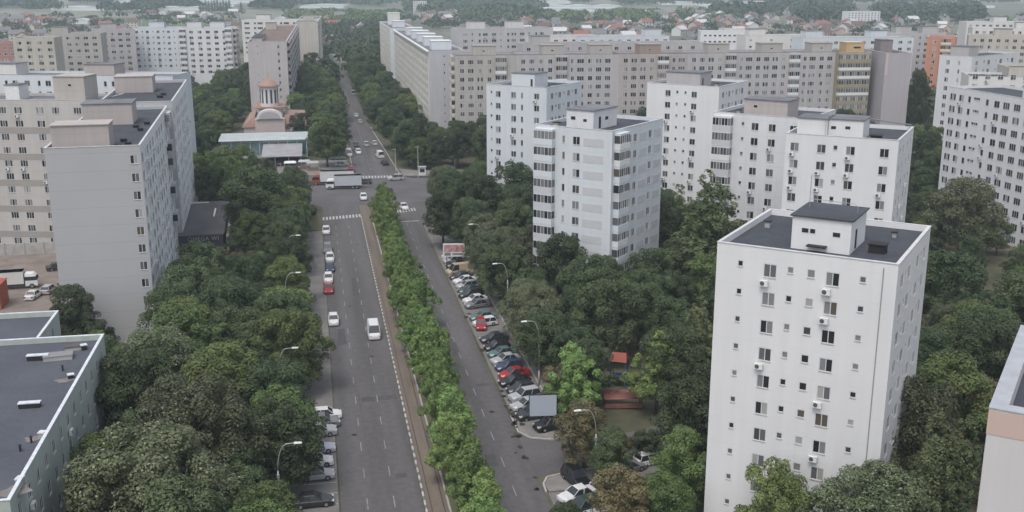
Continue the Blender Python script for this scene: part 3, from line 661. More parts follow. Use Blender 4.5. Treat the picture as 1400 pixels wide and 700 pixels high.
# L2 pinkish slab along far street, left side
t = Building('apartment_block', 'pinkish grey slab block with brown roof, along the left side of the far street', G(338, 57, 31.), 14.8, 150, RD(-1), 31., wallmat('pale_pink_grey', (.47, .435, .435), seam=.05), roofm=mat('brown_roof', (.18, .13, .115), .9, var=.2, scale=.2))
t.col('f', 3.6, .55, .7, 1, k0=1); t.col('f', 11.6, 0.9, 1.3, 1, k0=1)
t.cols('r', [(3.4, 1.6, 1.4, 2), (3.4, 1.2, 1.4, 2)], start=2, k0=3); t.build()
t.house(1.0, 5.0, 10, 40, 1.4, W_SAND, BIT); t.house(1, 6, 110, 117, 3, W_SAND, BITB)
for c in np.arange(6, 148, 12.4): t.bal('r', c, 3.4, 1.1, 3, k0=3)
t = Building('apartment_block', 'farther pale slab half hidden by the pinkish block by the far street', (-7.5, 610), 12, 90, RD(-2), 31., W_CREAM, roofm=BITB, group='distant slab blocks')
t.cols('r', [(3.6, 1.8, 1.4, 2)], k0=4); t.build(); t.house(3, 9, 30, 37, 3, W_CREAM, BITB)
t = px_building('apartment_block', 'white slab seen over the left shoulder of the pinkish block', (330, 27), 12, 31., W=44, ang=RD(-6), wall=W_WARM, roofm=BITB, group='distant slab blocks')
t.cols('f', [(4.5, 3, 1.2, 3), (3, 1.4, 1.2, 2)], start=3, k0=4); t.build(); t.house(8, 16, 3, 9, 3.2, W_WARM, BITB)

# B3 group, far left slabs
def far_slab(lab, pa, W, D, ang, wm, pat, k0=3, z=31., hs=(), **k):
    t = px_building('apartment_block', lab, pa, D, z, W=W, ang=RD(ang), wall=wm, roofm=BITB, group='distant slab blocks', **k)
    t.cols('f', pat, start=2.2, k0=k0); t.build()
    for q in hs: t.house(q, q+7, 2, 8, 3.2, wm, BITB)
    return t
t = far_slab('cool white slab with blue-grey walls and rows of small windows, upper left', (180, 38), 26, 13, -3, W_BLUISH, [(2.6, 1.4, 1.2, 2), (2.4, .7, .8, 1)], k0=4, hs=(8,))
t = far_slab('white slab with neat pairs of windows at the right end of the upper left row', (243, 38), 26, 13, -6, W_WHITE2, [(4.0, 2.0, 1.3, 2)], k0=3, hs=(4, 15))
for c in (2, 24): t.bal('f', c, 3, .8, 4, k0=3)
t.bal('r', 4, 4, 1.2, 3, k0=3, mats=[P_CREAM]); t.bal('r', 9.5, 4, 1.2, 3, k0=3, mats=[P_CREAM])
t = far_slab('grey middle part of the upper left slab row with pale balconies', (125, 41), 19, 13, 8, W_LAV, [(3.4, 2.0, 1.3, 3)], k0=3, hs=(4,))
t = far_slab('sand grey block in front of the upper left slab row', (62, 46), 23, 13, 0, W_SAND, [(3.6, 2.0, 1.3, 2)], k0=4, hs=(2,))
t = far_slab('cream yellow block at the upper left, left of the sand grey one', (17, 52), 16, 13, -2, W_CREAM, [(4, 2, 1.3, 2)], k0=5, hs=())
t = px_building('apartment_block', 'red brick coloured low block cut by the upper left edge', (-30, 58), 12, 26., W=22, ang=RD(-8), wall=wallmat('brick_red', (.38, .2, .17)), roofm=BITB)
t.cols('f', [(3.4, 2.2, 1.3, 3)], k0=3, k1=9); t.build()
# right-hand far group
t = far_slab('grey block with long balcony bands, behind the lavender end wall', (1196, 45), 32, 13, -10, W_LAV, [(3.0, 1.5, 1.4, 2)], k0=3, hs=(10, 22))
for c in (7,): t.bal('f', c, 10, 1.0, 8, k0=3, mats=[P_WHITE, W_LAV])
t = px_building('apartment_tower', 'orange painted tower standing among grey blocks, upper right', (1268, 50), 14, 31., W=11, ang=RD(-35), wall=W_ORANGE)
t.col('f', 3, 1.5, 1.4, 2, k0=3); t.build(); t.bal('f', 7.5, 4, 1, 4, k0=3, mats=[P_CREAM, W_ORANGE]); t.cols('r', [(4, 1.4, 1.3, 2)], k0=3)
t = far_slab('pinkish cream slab with tight window rows along the upper right edge', (1325, 48), 90, 13, -30, W_CREAM, [(3.2, 1.6, 1.4, 2)], k0=4, hs=(10, 40, 65), floors=11)
t = far_slab('second cream slab farther back along the upper right edge', (1330, 38), 120, 13, -24, W_WARM, [(3.2, 1.6, 1.4, 2)], k0=6, hs=(20, 60, 90))
t = far_slab('low grey slab below the horizon at the upper right', (1322, 30), 110, 13, -14, W_WARM, [(3.6, 1.8, 1.3, 2)], k0=6, hs=(15, 60))
t = px_building('apartment_block', 'cream yellow block at the right edge above the long white slab', (1380, 92), 12, 31., W=20, ang=RD(-20), wall=W_CREAM); t.build()
t = far_slab('long low white block with a bright left end, above the right part of the slab', (1098, 52), 48, 12, -3, W_BLUISH, [(4, 1.8, 1.2, 2)], k0=6, hs=(2, 30))
t = far_slab('white slab with pale lavender face, above the slab right of centre', (1020, 49), 34, 12, -4, W_WARM, [(9, 1.2, .8, 1)], k0=8, hs=(2,))
t = far_slab('bright white block with one row of small windows under its roof', (958, 43), 26, 12, -14, W_WHITE, [(2.2, 1.2, .8, 1)], k0=9, hs=())
t = far_slab('cream low block between the white blocks above the slab', (992, 40), 18, 10, -2, W_WARM, [(2.4, 1.1, 1.2, 1)], k0=8, hs=())
t = far_slab('grey white terrace with sloping dark roofs behind the slab, left of centre', (728, 50), 30, 11, 3, W_WARM, [(4, 1.8, 1.2, 2)], k0=7, hs=())
t = far_slab('second grey white terrace behind the slab, centre', (790, 50), 40, 11, 0, W_BLUISH, [(4, 1.8, 1.2, 2)], k0=7, hs=(30,))
t = far_slab('flat grey roofed block hugging the back of the long slab', (715, 60), 42, 11, 2, W_LAV, [(5, 1.6, 1.2, 2)], k0=7, hs=(4,))
t = far_slab('flat grey roofed block behind the middle of the long slab', (800, 59), 46, 11, -2, W_LAV, [(5, 1.6, 1.2, 2)], k0=7, hs=())
# distant white twin block and others, sized from their ground points
def far_block(lab, px, py, wpx, hpx, D, wm, ang=0, n=4, cols=5, cat='building'):
    x, y = G(px, py+hpx, 0); zc = PX(x, y, 0)[2]; W = wpx*zc/F; H = hpx*zc/F*1.04
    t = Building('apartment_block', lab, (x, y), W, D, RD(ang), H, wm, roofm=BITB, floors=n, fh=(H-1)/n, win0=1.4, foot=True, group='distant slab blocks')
    for c in range(cols): t.col('f', (c+.5)*W/cols, W/cols*.45, 1.4, 2)
    t.build()
far_block('distant twin white block standing above the woods, top centre', 566, 3, 18, 16, 12, W_WHITE, n=9, cols=6)
far_block('distant white block with many balconies, top right', 1158, 17, 48, 17, 14, W_WHITE, n=6, cols=10)
far_block('distant dark-roofed white block at the top, right of centre', 1020, 2, 26, 12, 14, W_WARM, n=5, cols=4)
far_block('distant pink-roofed villa block top, right of centre', 1066, 2, 22, 8, 14, W_WARM, n=3, cols=4)
far_block('distant cream block beside the pale greenhouses', 936, 8, 20, 7, 14, W_CREAM, n=3, cols=4)
far_block('small white block far behind the balconied slab', 600, 17, 13, 6, 12, W_WHITE, n=2, cols=3)

# ------------------------------------------------------------------ market hall, church, kiosks, low sign building
t = empty('market_hall', (-29.0, 340, 0), 0, 'glass fronted market hall with white roof in front of the church', 'market hall')
TEAL = mat('teal_glass', (.05, .16, .15), .2, spec=.5, var=.3, scale=.2); BL = mat('pale_glass', (.13, .2, .22), .2, var=.3, scale=.3)
HW = mat('hall_white', (.38, .42, .42), .6, var=.08, scale=.3)
b = MB(); b.box(0, 26.5, 0, 10, 0, 5.6, HW); b.obj('wall', t)
b = MB(); b.frustum([(-.6, -.8, 5.61), (27, -.8, 5.61), (27, 10.5, 5.61), (-.6, 10.5, 5.61)], [(-.4, 0, 6.3), (26.8, 0, 6.3), (26.8, 10.2, 6.6), (-.4, 10.2, 6.6)], HW); b.obj('roof', t)
for i in range(9):
    b = MB(); b.box(.3+i*2.9, 3.0+i*2.9, -.06, -.003, 1.0, 4.9, TEAL if i > 6 or i == 0 else BL); b.obj('window', t)
    b = MB(); b.box(3.04+i*2.9, 3.16+i*2.9, -.2, -.003, 0, 5.6, P_WHITE); b.obj('post', t)
b = MB(); b.frustum([(13, -19, 3.2), (25, -19, 3.2), (25, -.3, 3.2), (13, -.3, 3.2)], [(13, -19, 3.4), (25, -19, 3.4), (25, -.3, 4.4), (13, -.3, 4.4)], mat('canopy_grey', (.3, .29, .3), .7, var=.15)); b.obj('canopy', t)
for x in (13.3, 17, 21, 24.6):
    b = MB(); b.tube([(x, -18.7, 0), (x, -18.7, 3.2)], .09, METAL, 6); b.obj('canopy_post', t)
FOOT.append(rect(-31, -1, 318, 357))
stall_n = ['with a white top nearest the crossing', 'with a pale top beside the canopy', 'with a grey top at the pavement edge']
for i, (x, y) in enumerate(((-7.5, 315), (-3.4, 316.5), (-1.0, 313.8))):
    s_ = empty('market_stall', (x, y, .14), 0, 'market stall '+stall_n[i], 'stall', 'stalls by the market hall')
    b = MB(); b.frustum([(-1.8, -1.2, 2.3), (1.8, -1.2, 2.3), (1.8, 1.2, 2.3), (-1.8, 1.2, 2.3)], [(-1.5, -.2, 2.8), (1.5, -.2, 2.8), (1.5, .2, 2.8), (-1.5, .2, 2.8)], (P_WHITE, HW, CONC)[i]); b.obj('roof', s_)
    b = MB(); b.box(-1.5, 1.5, -.8, -.2, 0, .9, mat('stall_wood', (.2, .14, .1))); b.obj('counter', s_)
    for q in ((-1.7, -1.1), (1.7, -1.1), (1.7, 1.1), (-1.7, 1.1)):
        b = MB(); b.tube([(*q, 0), (*q, 2.3)], .05, METAL, 5); b.obj('post', s_)

t = empty('church', (-20, 374, -1.6), 0, 'pink and white orthodox church with a copper coned lantern tower', 'church')
COP = mat('copper_roof', (.31, .195, .155), .6, var=.12, scale=.4); PK = mat('church_pink', (.50, .43, .41), .8, var=.06); CW = mat('church_white', (.6, .58, .57), .8, var=.05)
b = MB(); b.box(0, 10, 0, 24, 0, 9.5, PK); b.box(-4, -.01, 2, 20, 0, 6.5, PK); b.box(10.01, 17, 2, 20, 0, 6.5, PK); b.obj('wall', t)
b = MB()
pts = [(5+4.4*math.cos(a), 9.5-.0+3.2*math.sin(a)) for a in [math.pi*k/14 for k in range(15)]]
b.frustum([(x, -.6, z) for x, z in pts], [(x, 23.5, z) for x, z in pts], CW); b.obj('arch_gable', t)
b = MB(); b.frustum([(5+3.6*math.cos(a), -.68, 9.7+2.4*math.sin(a)) for a in [math.pi*k/14 for k in range(15)]], [(5+3.6*math.cos(a), -.61, 9.7+2.4*math.sin(a)) for a in [math.pi*k/14 for k in range(15)]], mat('church_grey', (.4, .39, .4))); b.obj('window', t)
b = MB(); b.frustum([(-4.6, 1.6, 6.51), (-.02, 1.6, 6.51), (-.02, 20.4, 6.51), (-4.6, 20.4, 6.51)], [(-2.4, 3, 9.6), (-.02, 3, 10.6), (-.02, 19, 10.6), (-2.4, 19, 9.6)], COP); b.obj('roof', t); b = MB()
b.frustum([(10.02, 1.6, 6.51), (17.4, 1.6, 6.51), (17.4, 20.4, 6.51), (10.02, 20.4, 6.51)], [(10.02, 3, 10.4), (16.9, 3, 10.0), (16.9, 19, 10.0), (10.02, 19, 10.4)], COP); b.obj('roof', t)
b = MB(); b.box(-.3, 10.3, 3, 21, 12.72, 13.2, COP); b.box(1, 9, 4, 12, 9.6, 12.7, PK); b.obj('tower_base', t)
b = MB(); b.cyl(5, 7.5, 13.21, 20, 3.1, 3.1, CW, 12); dr = b.obj('lantern', t)
for k in range(12):
    a = 2*math.pi*(k+.5)/12; b = MB(); b.box(-.32, .32, -.06, 0, 0, 4.6, mat('lantern_glass', (.06, .065, .08), .3)); b.obj('window', dr, loc=(5+3.04*math.cos(a), 7.5+3.04*math.sin(a), 14.3), rz=a+math.pi/2)
b = MB(); b.cyl(5, 7.5, 20.01, 20.5, 3.9, 3.8, COP, 16); b.cyl(5, 7.5, 20.51, 22.8, 3.6, .3, COP, 16); b.obj('cone_roof', t)
b = MB(); b.box(4.93, 5.07, 7.45, 7.55, 22.8, 25, mat('gilt', (.5, .35, .12), .4)); b.box(4.5, 5.5, 7.45, 7.55, 24, 24.15, M['gilt']); b.obj('cross', t)
FOOT.append(rect(-28, 1, 368, 398))

t = empty('shop_building', (-30.5, 216, 0), RD(2), 'low dark-roofed shop with white letters along its eave, beside the grey slab', 'shop')
b = MB(); b.box(0, 11.2, 0, 33, 0, 4.7, mat('shop_wall', (.07, .07, .08), .7, var=.2)); b.obj('wall', t)
b = MB(); b.box(-.2, 11.5, -.3, 33.2, 4.71, 5.0, mat('shop_roof', (.095, .093, .1), .85, var=.2, scale=.2, var2=.15)); b.obj('roof', t)
b = MB(); b.box(8.6, 8.9, 16, 24, 5.01, 5.3, P_WHITE); b.obj('roof_rail', t); b = MB(); b.box(2, 7, 31.5, 31.8, 5.01, 5.25, P_WHITE); b.obj('roof_rail', t)
b = MB(); b.box(11.8, 12.4, 0, 31, 0, 4.2, mat('side_shed', (.3, .28, .27), .8, var=.2)); b.obj('side_wall', t)
tx = bpy.data.curves.new('sign_lettering', 'FONT'); tx.body = 'OMEGA WI'; tx.size = 1.12; tx.extrude = .06; tx.materials.append(mat('sign_grey', (.33, .33, .33), .6)); tx.space_character = 1.12
tmp = bpy.data.objects.new('tmp', tx); COL.objects.link(tmp); bpy.context.view_layer.update()
me_ = bpy.data.meshes.new_from_object(tmp.evaluated_get(bpy.context.evaluated_depsgraph_get())); bpy.data.objects.remove(tmp)
o = bpy.data.objects.new('sign_lettering', me_); o.location = (4.3, -.42, 3.8); o.rotation_euler = (math.pi/2, 0, 0); link(o, t)
FOOT.append(rect(-31, -17.5, 213, 251))

# ------------------------------------------------------------------ vehicles
TYRE = mat('tyre', (.015, .015, .015), .9); HUB = mat('hub', (.3, .3, .31), .4, metal=.5); CGL = mat('car_glass', (.03, .035, .04), .1, spec=.6)
LAMPW = mat('lamp_clear', (.6, .6, .58), .2); LAMPR = mat('lamp_red', (.25, .02, .015), .3); CP = mat('car_paint', (.5, .5, .5), .3, spec=.5, objcol=True)
TRIM = mat('car_trim', (.02, .02, .02), .6)
def ring(x, hw, z0, z1, r=.18):
    return [(x, -hw, z0), (x, -hw, z1-r), (x, -hw+r, z1), (x, hw-r, z1), (x, hw, z1-r), (x, hw, z0)]
CARS = {}
def car_meshes(kind):
    if kind in CARS: return CARS[kind]
    # stations: x, half width, belt height; front is +x
    spec = dict(
        hatch=dict(L=4.0, W=.86, st=[(-2, .78, .86), (-1.9, .83, .95), (-1.0, .86, .95), (.75, .86, .93), (1.55, .83, .84), (1.92, .76, .68), (2.0, .7, .55)], cab=(-1.85, -1.55, .25, 1.0, 1.47)),
        sedan=dict(L=4.5, W=.88, st=[(-2.25, .76, .82), (-2.1, .84, .95), (-1.2, .88, .96), (.8, .88, .92), (1.75, .84, .84), (2.15, .76, .68), (2.25, .68, .52)], cab=(-1.55, -1.0, .25, 1.05, 1.43)),
        suv=dict(L=4.4, W=.92, st=[(-2.2, .84, .98), (-2.1, .9, 1.08), (-1, .92, 1.1), (.9, .92, 1.06), (1.8, .88, .98), (2.12, .82, .82), (2.2, .76, .6)], cab=(-2.0, -1.75, .35, 1.1, 1.72)),
        van=dict(L=5.2, W=.98, st=[(-2.6, .94, 1.12), (-2.5, .98, 1.15), (-1, .98, 1.15), (1.2, .98, 1.13), (2.1, .95, 1.05), (2.5, .88, .85), (2.6, .8, .6)], cab=(-2.52, -2.46, 1.25, 1.95, 2.15)))[kind]
    b = MB(); rs = [ring(x, w_, .24, z) for x, w_, z in spec['st']]; k0 = 0
    for a, c in zip(rs, rs[1:]):
        for i in range(5): b.face([a[i], a[i+1], c[i+1], c[i]][::-1], CP)
        b.face([a[5], a[0], c[0], c[5]], TRIM)
    b.face(rs[0], CP); b.face(rs[-1][::-1], CP)
    body = b.mesh('body')
    xr, xr2, xf2, xf, zt = spec['cab']; wb = spec['W']-.05; wt = spec['W']-.22; zb = min(z for x, w_, z in spec['st'][1:5])-.02
    b = MB(); b.frustum([(xr, -wb, zb), (xf, -wb, zb-.03), (xf, wb, zb-.03), (xr, wb, zb)], [(xr2, -wt, zt-.04), (xf2, -wt, zt-.04), (xf2, wt, zt-.04), (xr2, wt, zt-.04)], CGL); glass = b.mesh('windows')
    b = MB(); e = .02
    b.frustum([(xr2-.03, -wt-e, zt-.08), (xf2+.03, -wt-e, zt-.08), (xf2+.03, wt+e, zt-.08), (xr2-.03, wt+e, zt-.08)], [(xr2+.08, -wt+.08, zt), (xf2-.06, -wt+.08, zt), (xf2-.06, wt-.08, zt), (xr2+.08, wt-.08, zt)], CP)
    for sy in (-1, 1):
        for (xa, xb) in ((xr, xr2), (xf, xf2), ((xr+xf)/2-.1, (xr2+xf2)/2-.1)):
            b.tube([(xa, sy*(wb+.012), zb), (xb, sy*(wt+.012), zt-.05)], .04, CP, 5)
        if kind == 'van': b.frustum([(xr+.02, sy*(wb+.02)-.02, zb), (.4, sy*(wb+.02)-.02, zb), (.4, sy*(wb+.02)+.02, zb), (xr+.02, sy*(wb+.02)+.02, zb)], [(xr2, sy*(wt+.02)-.02, zt-.06), (.4, sy*(wt+.02)-.02, zt-.06), (.4, sy*(wt+.02)+.02, zt-.06), (xr2, sy*(wt+.02)+.02, zt-.06)], CP)
    roof = b.mesh('roof')
    b = MB(); n = 14; c = [(math.cos(2*math.pi*a/n), math.sin(2*math.pi*a/n)) for a in range(n)]; R_ = .32
    b.frustum([(R_*p, -.1, R_+R_*q) for p, q in c], [(R_*p, .1, R_+R_*q) for p, q in c], TYRE)
    for sy in (-.105, .105): b.face([(R_*.6*p, sy, R_+R_*.6*q) for p, q in c], HUB)
    wheel = b.mesh('wheel')
    xF = spec['st'][-2][0]; wF = spec['st'][-2][1]; zF = spec['st'][-2][2]
    b = MB(); b.box(-.16, .1, -.17, .17, -.09, .07, LAMPW); hl = b.mesh('headlight')
    b = MB(); b.box(-.04, .1, -.12, .12, -.12, .12, LAMPR); tl = b.mesh('tail_light')
    L_ = spec['L']
    CARS[kind] = dict(body=body, glass=glass, roof=roof, wheel=wheel, hl=hl, tl=tl, wx=L_*.30, wy=spec['W']-.09, hx=(xF-.02, wF-.2, zF-.05), tx_=(spec['st'][0][0]-.02, spec['st'][0][1]-.12, spec['st'][0][2]-.12))
    return CARS[kind]
COLN = dict(white=(.62, .62, .62), silver=(.36, .37, .38), grey=(.16, .165, .17), dark=(.03, .032, .036), black=(.012, .012, .014), blue=(.03, .05, .1), red=(.32, .02, .02), green=(.03, .06, .05), beige=(.38, .32, .22), lavender=(.36, .36, .44), teal=(.08, .15, .14))
NCAR = 0
def car(x, y, a, kind, color, label, group='cars parked along the avenue', z=.036, name=None):
    """a: heading in degrees, 0 = +x"""
    m = car_meshes(kind); c = (*COLN[color], 1)
    o = empty(name or {'van': 'parked_van'}.get(kind, 'parked_car'), (x, y, z), RD(a), label, 'van' if kind == 'van' else 'car', group)
    for n_, k in (('body', 'body'), ('windows', 'glass'), ('roof', 'roof')):
        p = put(n_, m[k], o); p.color = c
    for sx in (-1, 1):
        for sy in (-1, 1): put('wheel', m['wheel'], o, (sx*m['wx'], sy*m['wy'], 0))
    for sy in (-1, 1):
        put('headlight', m['hl'], o, (m['hx'][0], sy*m['hx'][1], m['hx'][2])); put('tail_light', m['tl'], o, (m['tx_'][0], sy*m['tx_'][1], m['tx_'][2]))
    return o
def pcar(px, py, a, kind, color, label, group='cars parked along the avenue', **k):
    x, y = G(px, py, .5); return car(x, y, a, kind, color, label, group, **k)
LP = 'cars parked in the left-hand bays'
for px, py, kd, cl, lb in ((446, 567, 'hatch', 'white', 'white hatchback half under the trees, uppermost of the left-hand bays'), (441, 578, 'suv', 'grey', 'dark grey car squeezed between white and silver cars in the left bays'),
                        (436, 590, 'suv', 'silver', 'silver off-roader nose to the road, in the left-hand bays'), (433, 613, 'sedan', 'lavender', 'lavender grey saloon right beside the silver off-roader'),
                        (432, 631, 'hatch', 'white', 'white hatchback below the lavender saloon in the left-hand bays'), (433, 649, 'hatch', 'silver', 'silver hatchback next to the white one, left-hand bays'),
                        (428, 685, 'sedan', 'dark', 'dark saloon alone in the lowest left-hand bays')):
    pcar(px, py, 2, kd, cl, lb, LP)
for px, py, kd, cl, lb in ((456, 438, 'hatch', 'white', 'white hatchback parked alone at the left kerb'), (449, 395, 'sedan', 'red', 'red car at the left kerb below a white one'), (449, 381, 'hatch', 'white', 'white hatchback just above the red car at the left kerb'),
                        (451, 366, 'sedan', 'blue', 'dark blue saloon at the left kerb'), (451, 353, 'hatch', 'white', 'white hatchback directly above the dark blue saloon, left kerb'), (448, 341, 'suv', 'grey', 'dark grey car at the left kerb near the crossing')):
    pcar(px, py, -90, kd, cl, lb, 'cars parked at the left kerb')
pcar(446, 316, -90, 'hatch', 'white', 'white car driving just below the zebra crossing, left lanes', 'moving cars', name='moving_car')
o = pcar(511, 455, -90, 'van', 'white', 'white minibus with green windscreen driving towards the camera', 'moving cars', name='moving_van')
pcar(552, 283, -82, 'sedan', 'white', 'white saloon about to enter the right carriageway zebra', 'moving cars', name='moving_car')
pcar(531, 261, 100, 'hatch', 'black', 'small black car crossing the junction above the tree tips', 'moving cars', name='moving_car')
pcar(497, 270, -90, 'hatch', 'white', 'white car partly hidden by the first median tree', 'moving cars', name='moving_car')
pcar(498, 249, 170, 'hatch', 'dark', 'dark blue-grey car right behind the box truck', 'moving cars', name='moving_car')
pcar(541, 244, 185, 'suv', 'silver', 'silver off-roader beside the traffic island', 'moving cars', name='moving_car')
pcar(408, 249, 180, 'sedan', 'red', 'bright red saloon ahead of the trucks at the junction', 'moving cars', name='moving_car')
pcar(480, 232, -88, 'hatch', 'red', 'small red car waiting behind the trucks in the far street', 'moving cars', name='moving_car')
pcar(477, 211, -88, 'van', 'white', 'white van coming down the far street', 'moving cars', name='moving_van')
pcar(490, 208, -88, 'hatch', 'white', 'white hatchback beside the white van in the far street', 'moving cars', name='moving_car')
pcar(501, 198, 90, 'suv', 'silver', 'silver car driving away up the far street', 'moving cars', name='moving_car')
pcar(487, 198, -88, 'sedan', 'dark', 'dark car above the white hatchback in the far street', 'moving cars', name='moving_car')
fs = [(467, 225, 8, 'sedan', 'silver', 'silver saloon angled under trees, left of the far street'), (462, 216, 8, 'sedan', 'teal', 'green-grey car angled under trees above the silver saloon'), (519, 213, 100, 'van', 'white', 'white van parked at the right kerb of the far street'),
      (526, 223, 100, 'sedan', 'black', 'black saloon parked below the white van, far street'), (512, 196, 95, 'hatch', 'white', 'white car parked at the right kerb above the white van, far street'), (487, 158, 92, 'sedan', 'white', 'white car far up the far street, right kerb'),
      (492, 167, 92, 'hatch', 'silver', 'silver car far up the street below a white one'), (483, 128, 90, 'van', 'silver', 'silver van near the upper end of the far street'), (488, 122, 90, 'van', 'white', 'white van at the upper end of the far street'), (472, 190, -90, 'hatch', 'dark', 'dark car at the left kerb of the far street'),
      (471, 176, -90, 'hatch', 'white', 'white car at the left kerb farther up the far street'), (482, 116, 90, 'sedan', 'silver', 'silver saloon topmost in the far street'), (470, 150, -90, 'sedan', 'grey', 'grey saloon high up at the left kerb of the far street')]
for px, py, a, kd, cl, lb in fs: pcar(px, py, a, kd, cl, lb, 'cars parked in the far street')
RP = 'cars in the slanted right-hand bays'
right = [(206.5, 'suv', 'white', 'white off-roader just above the red and white billboard'), (203.4, 'hatch', 'silver', 'silver hatchback beside the red and white billboard'), (200.0, 'hatch', 'dark', 'small dark car in the bay left of the billboard foot'),
         (195.0, 'van', 'beige', 'beige van first below the red and white billboard'), (191.6, 'sedan', 'dark', 'dark saloon between the beige van and a white saloon'), (188.6, 'sedan', 'white', 'white saloon with a pale bonnet, upper right-hand bays'),
         (185.2, 'hatch', 'silver', 'silver hatchback directly below the white saloon, right bays'), (182.3, 'sedan', 'green', 'dark green saloon in the upper right-hand bays'), (179.2, 'suv', 'dark', 'dark off-roader next to the dark green saloon'), (176.3, 'sedan', 'white', 'bright white saloon above a grey one, right bays'), (173.5, 'sedan', 'grey', 'grey saloon below the bright white one, before the gap'),
         (166.5, 'sedan', 'teal', 'green-grey saloon first below the gap in the right bays'), (163.4, 'hatch', 'white', 'white hatchback beside the red scooter cover'), (155.5, 'sedan', 'dark', 'dark car in shade below the white hatchback, right bays'), (151.6, 'hatch', 'black', 'black hatchback in the middle right-hand bays'),
         (148.6, 'sedan', 'teal', 'grey-green saloon third above the red car, right bays'), (145.7, 'sedan', 'silver', 'silver-green saloon second above the red car'), (142.8, 'hatch', 'blue', 'dark blue hatchback just above the red car'), (139.8, 'sedan', 'red', 'red car in the lower right-hand bays'),
         (137.0, 'sedan', 'black', 'black saloon directly below the red car'), (134.0, 'hatch', 'dark', 'dark hatchback two below the red car'), (131.2, 'suv', 'silver', 'silver off-roader above the grey panel sign'), (128.3, 'sedan', 'silver', 'silver saloon right above the dark cars by the panel sign'), (125.0, 'suv', 'dark', 'dark off-roader behind the grey panel sign')]
for y, kd, cl, lb in right: car(26.1+random.uniform(-.2, .3), y, 194, kd, cl, lb, RP)
car(27.6, 121.2, 196, 'suv', 'black', 'black off-roader under the grey panel sign on the kerb', RP, z=.136)
car(25.2, 162.4, 262, 'hatch', 'red', 'small red car with white bonnet nosing out of the right bays', RP)
car(27.2, 106.2, 285, 'suv', 'black', 'black car at the top of the lowest right group', RP, z=.136)
for y, kd, cl, lb in ((102.6, 'sedan', 'white', 'pale white saloon in the lowest right group'), (99.6, 'suv', 'green', 'dark green off-roader below the pale white saloon'), (96.8, 'hatch', 'silver', 'silver hatchback lowest of the right group'), (93.8, 'sedan', 'grey', 'grey saloon at the lower end of the right group')):
    car(26.4, y, 200, kd, cl, lb, RP)
car(37.0, 109.6, 15, 'hatch', 'white', 'white hatchback in the small court among trees, right of the side street', 'cars in the tree-shaded court'); car(40.6, 110.6, 12, 'van', 'silver', 'silver van in the small court among trees', 'cars in the tree-shaded court'); car(33.8, 108.0, 20, 'sedan', 'grey', 'grey saloon leftmost in the small court among trees', 'cars in the tree-shaded court')
car(53, 146, 60, 'hatch', 'white', 'white car beside the pink paved ramp among trees', 'cars in the tree-shaded court')
# yard at far left
YG = 'vehicles in the left-hand yard'
car(-50.6, 193.5, 80, 'sedan', 'white', 'white saloon in the yard left of the grey end wall', YG); car(-48.7, 196.6, 80, 'hatch', 'silver', 'silver hatchback beside the white saloon in the yard', YG); car(-46.4, 199, 75, 'hatch', 'beige', 'beige car by the tree in the left yard', YG); car(-50.4, 212.5, 20, 'sedan', 'dark', 'dark saloon behind the white truck in the left yard', YG)

def truck(x, y, a, label, cabc, boxc, L_=8.5, H=3.4, name='box_truck', z=.036):
    o = empty(name, (x, y, z), RD(a), label, 'truck'); b = MB(); b.box(-L_/2, L_/2-2.4, -1.22, 1.22, 1.0, 1.0+H-1, boxc)
    b.box(-L_/2-.02, L_/2-2.38, -1.25, 1.25, H-.1, H, P_WHITE); b.obj('cargo_box', o)
    b = MB(); x0 = L_/2-2.2
    b.frustum([(x0, -1.1, .5), (x0+2.1, -1.1, .5), (x0+2.1, 1.1, .5), (x0, 1.1, .5)], [(x0, -1.1, 1.5), (x0+2.1, -1.1, 1.5), (x0+2.1, 1.1, 1.5), (x0, 1.1, 1.5)], cabc)
    b.frustum([(x0, -1.1, 2.25), (x0+1.85, -1.05, 2.25), (x0+1.85, 1.05, 2.25), (x0, 1.1, 2.25)], [(x0, -1, 2.75), (x0+1.4, -.95, 2.7), (x0+1.4, .95, 2.7), (x0, 1, 2.75)], cabc); b.obj('cab', o)
    b = MB(); b.frustum([(x0+.05, -1.08, 1.501), (x0+2.05, -1.08, 1.501), (x0+2.05, 1.08, 1.501), (x0+.05, 1.08, 1.501)], [(x0+.05, -1.05, 2.249), (x0+1.85, -1.02, 2.249), (x0+1.85, 1.02, 2.249), (x0+.05, 1.05, 2.249)], CGL); b.obj('windows', o)
    b = MB(); b.box(-L_/2+.1, L_/2-.2, -.45, .45, .55, .98, DARK); b.obj('chassis', o)
    for wx in (-L_/2+1.3, -L_/2+2.4, L_/2-1.1):
        for sy in (-1, 1): put('wheel', car_meshes('van')['wheel'], o, (wx, sy*1.05, 0), s=(1.45, 1.6, 1.45))
    return o
x, y = G(470, 258); truck(x, y, 178, 'white box truck crossing the junction, in front of the red-cab lorry', P_WHITE, mat('box_grey', (.46, .48, .52), .6, var=.05, scale=.3), 9.6, 3.7)
x, y = G(444, 252); truck(4.3, 291.6, 178, 'articulated lorry with red and white cab behind the white box truck', mat('cab_red', (.3, .06, .04), .5), mat('trailer_white', (.6, .6, .6), .6), 11.5, 3.8, 'lorry')
truck(-55.5, 200.5, 5, 'white box truck parked in the yard at the left edge', P_WHITE, mat('box_white', (.6, .6, .58), .6, var=.08), 8.5, 3.3)
xs_, ys_ = G(-8, 424); b = MB(); RC = mat('red_container', (.36, .09, .06), .7); b.box(xs_-3.5, xs_+1.2, ys_, ys_+5, 0, 4.2, RC); b.box(xs_-3.6, xs_+1.3, ys_-.1, ys_+5.1, 4.201, 4.3, RC); b.box(xs_-1.5, xs_+.6, ys_-.03, ys_-.003, .1, 2.4, DARK)
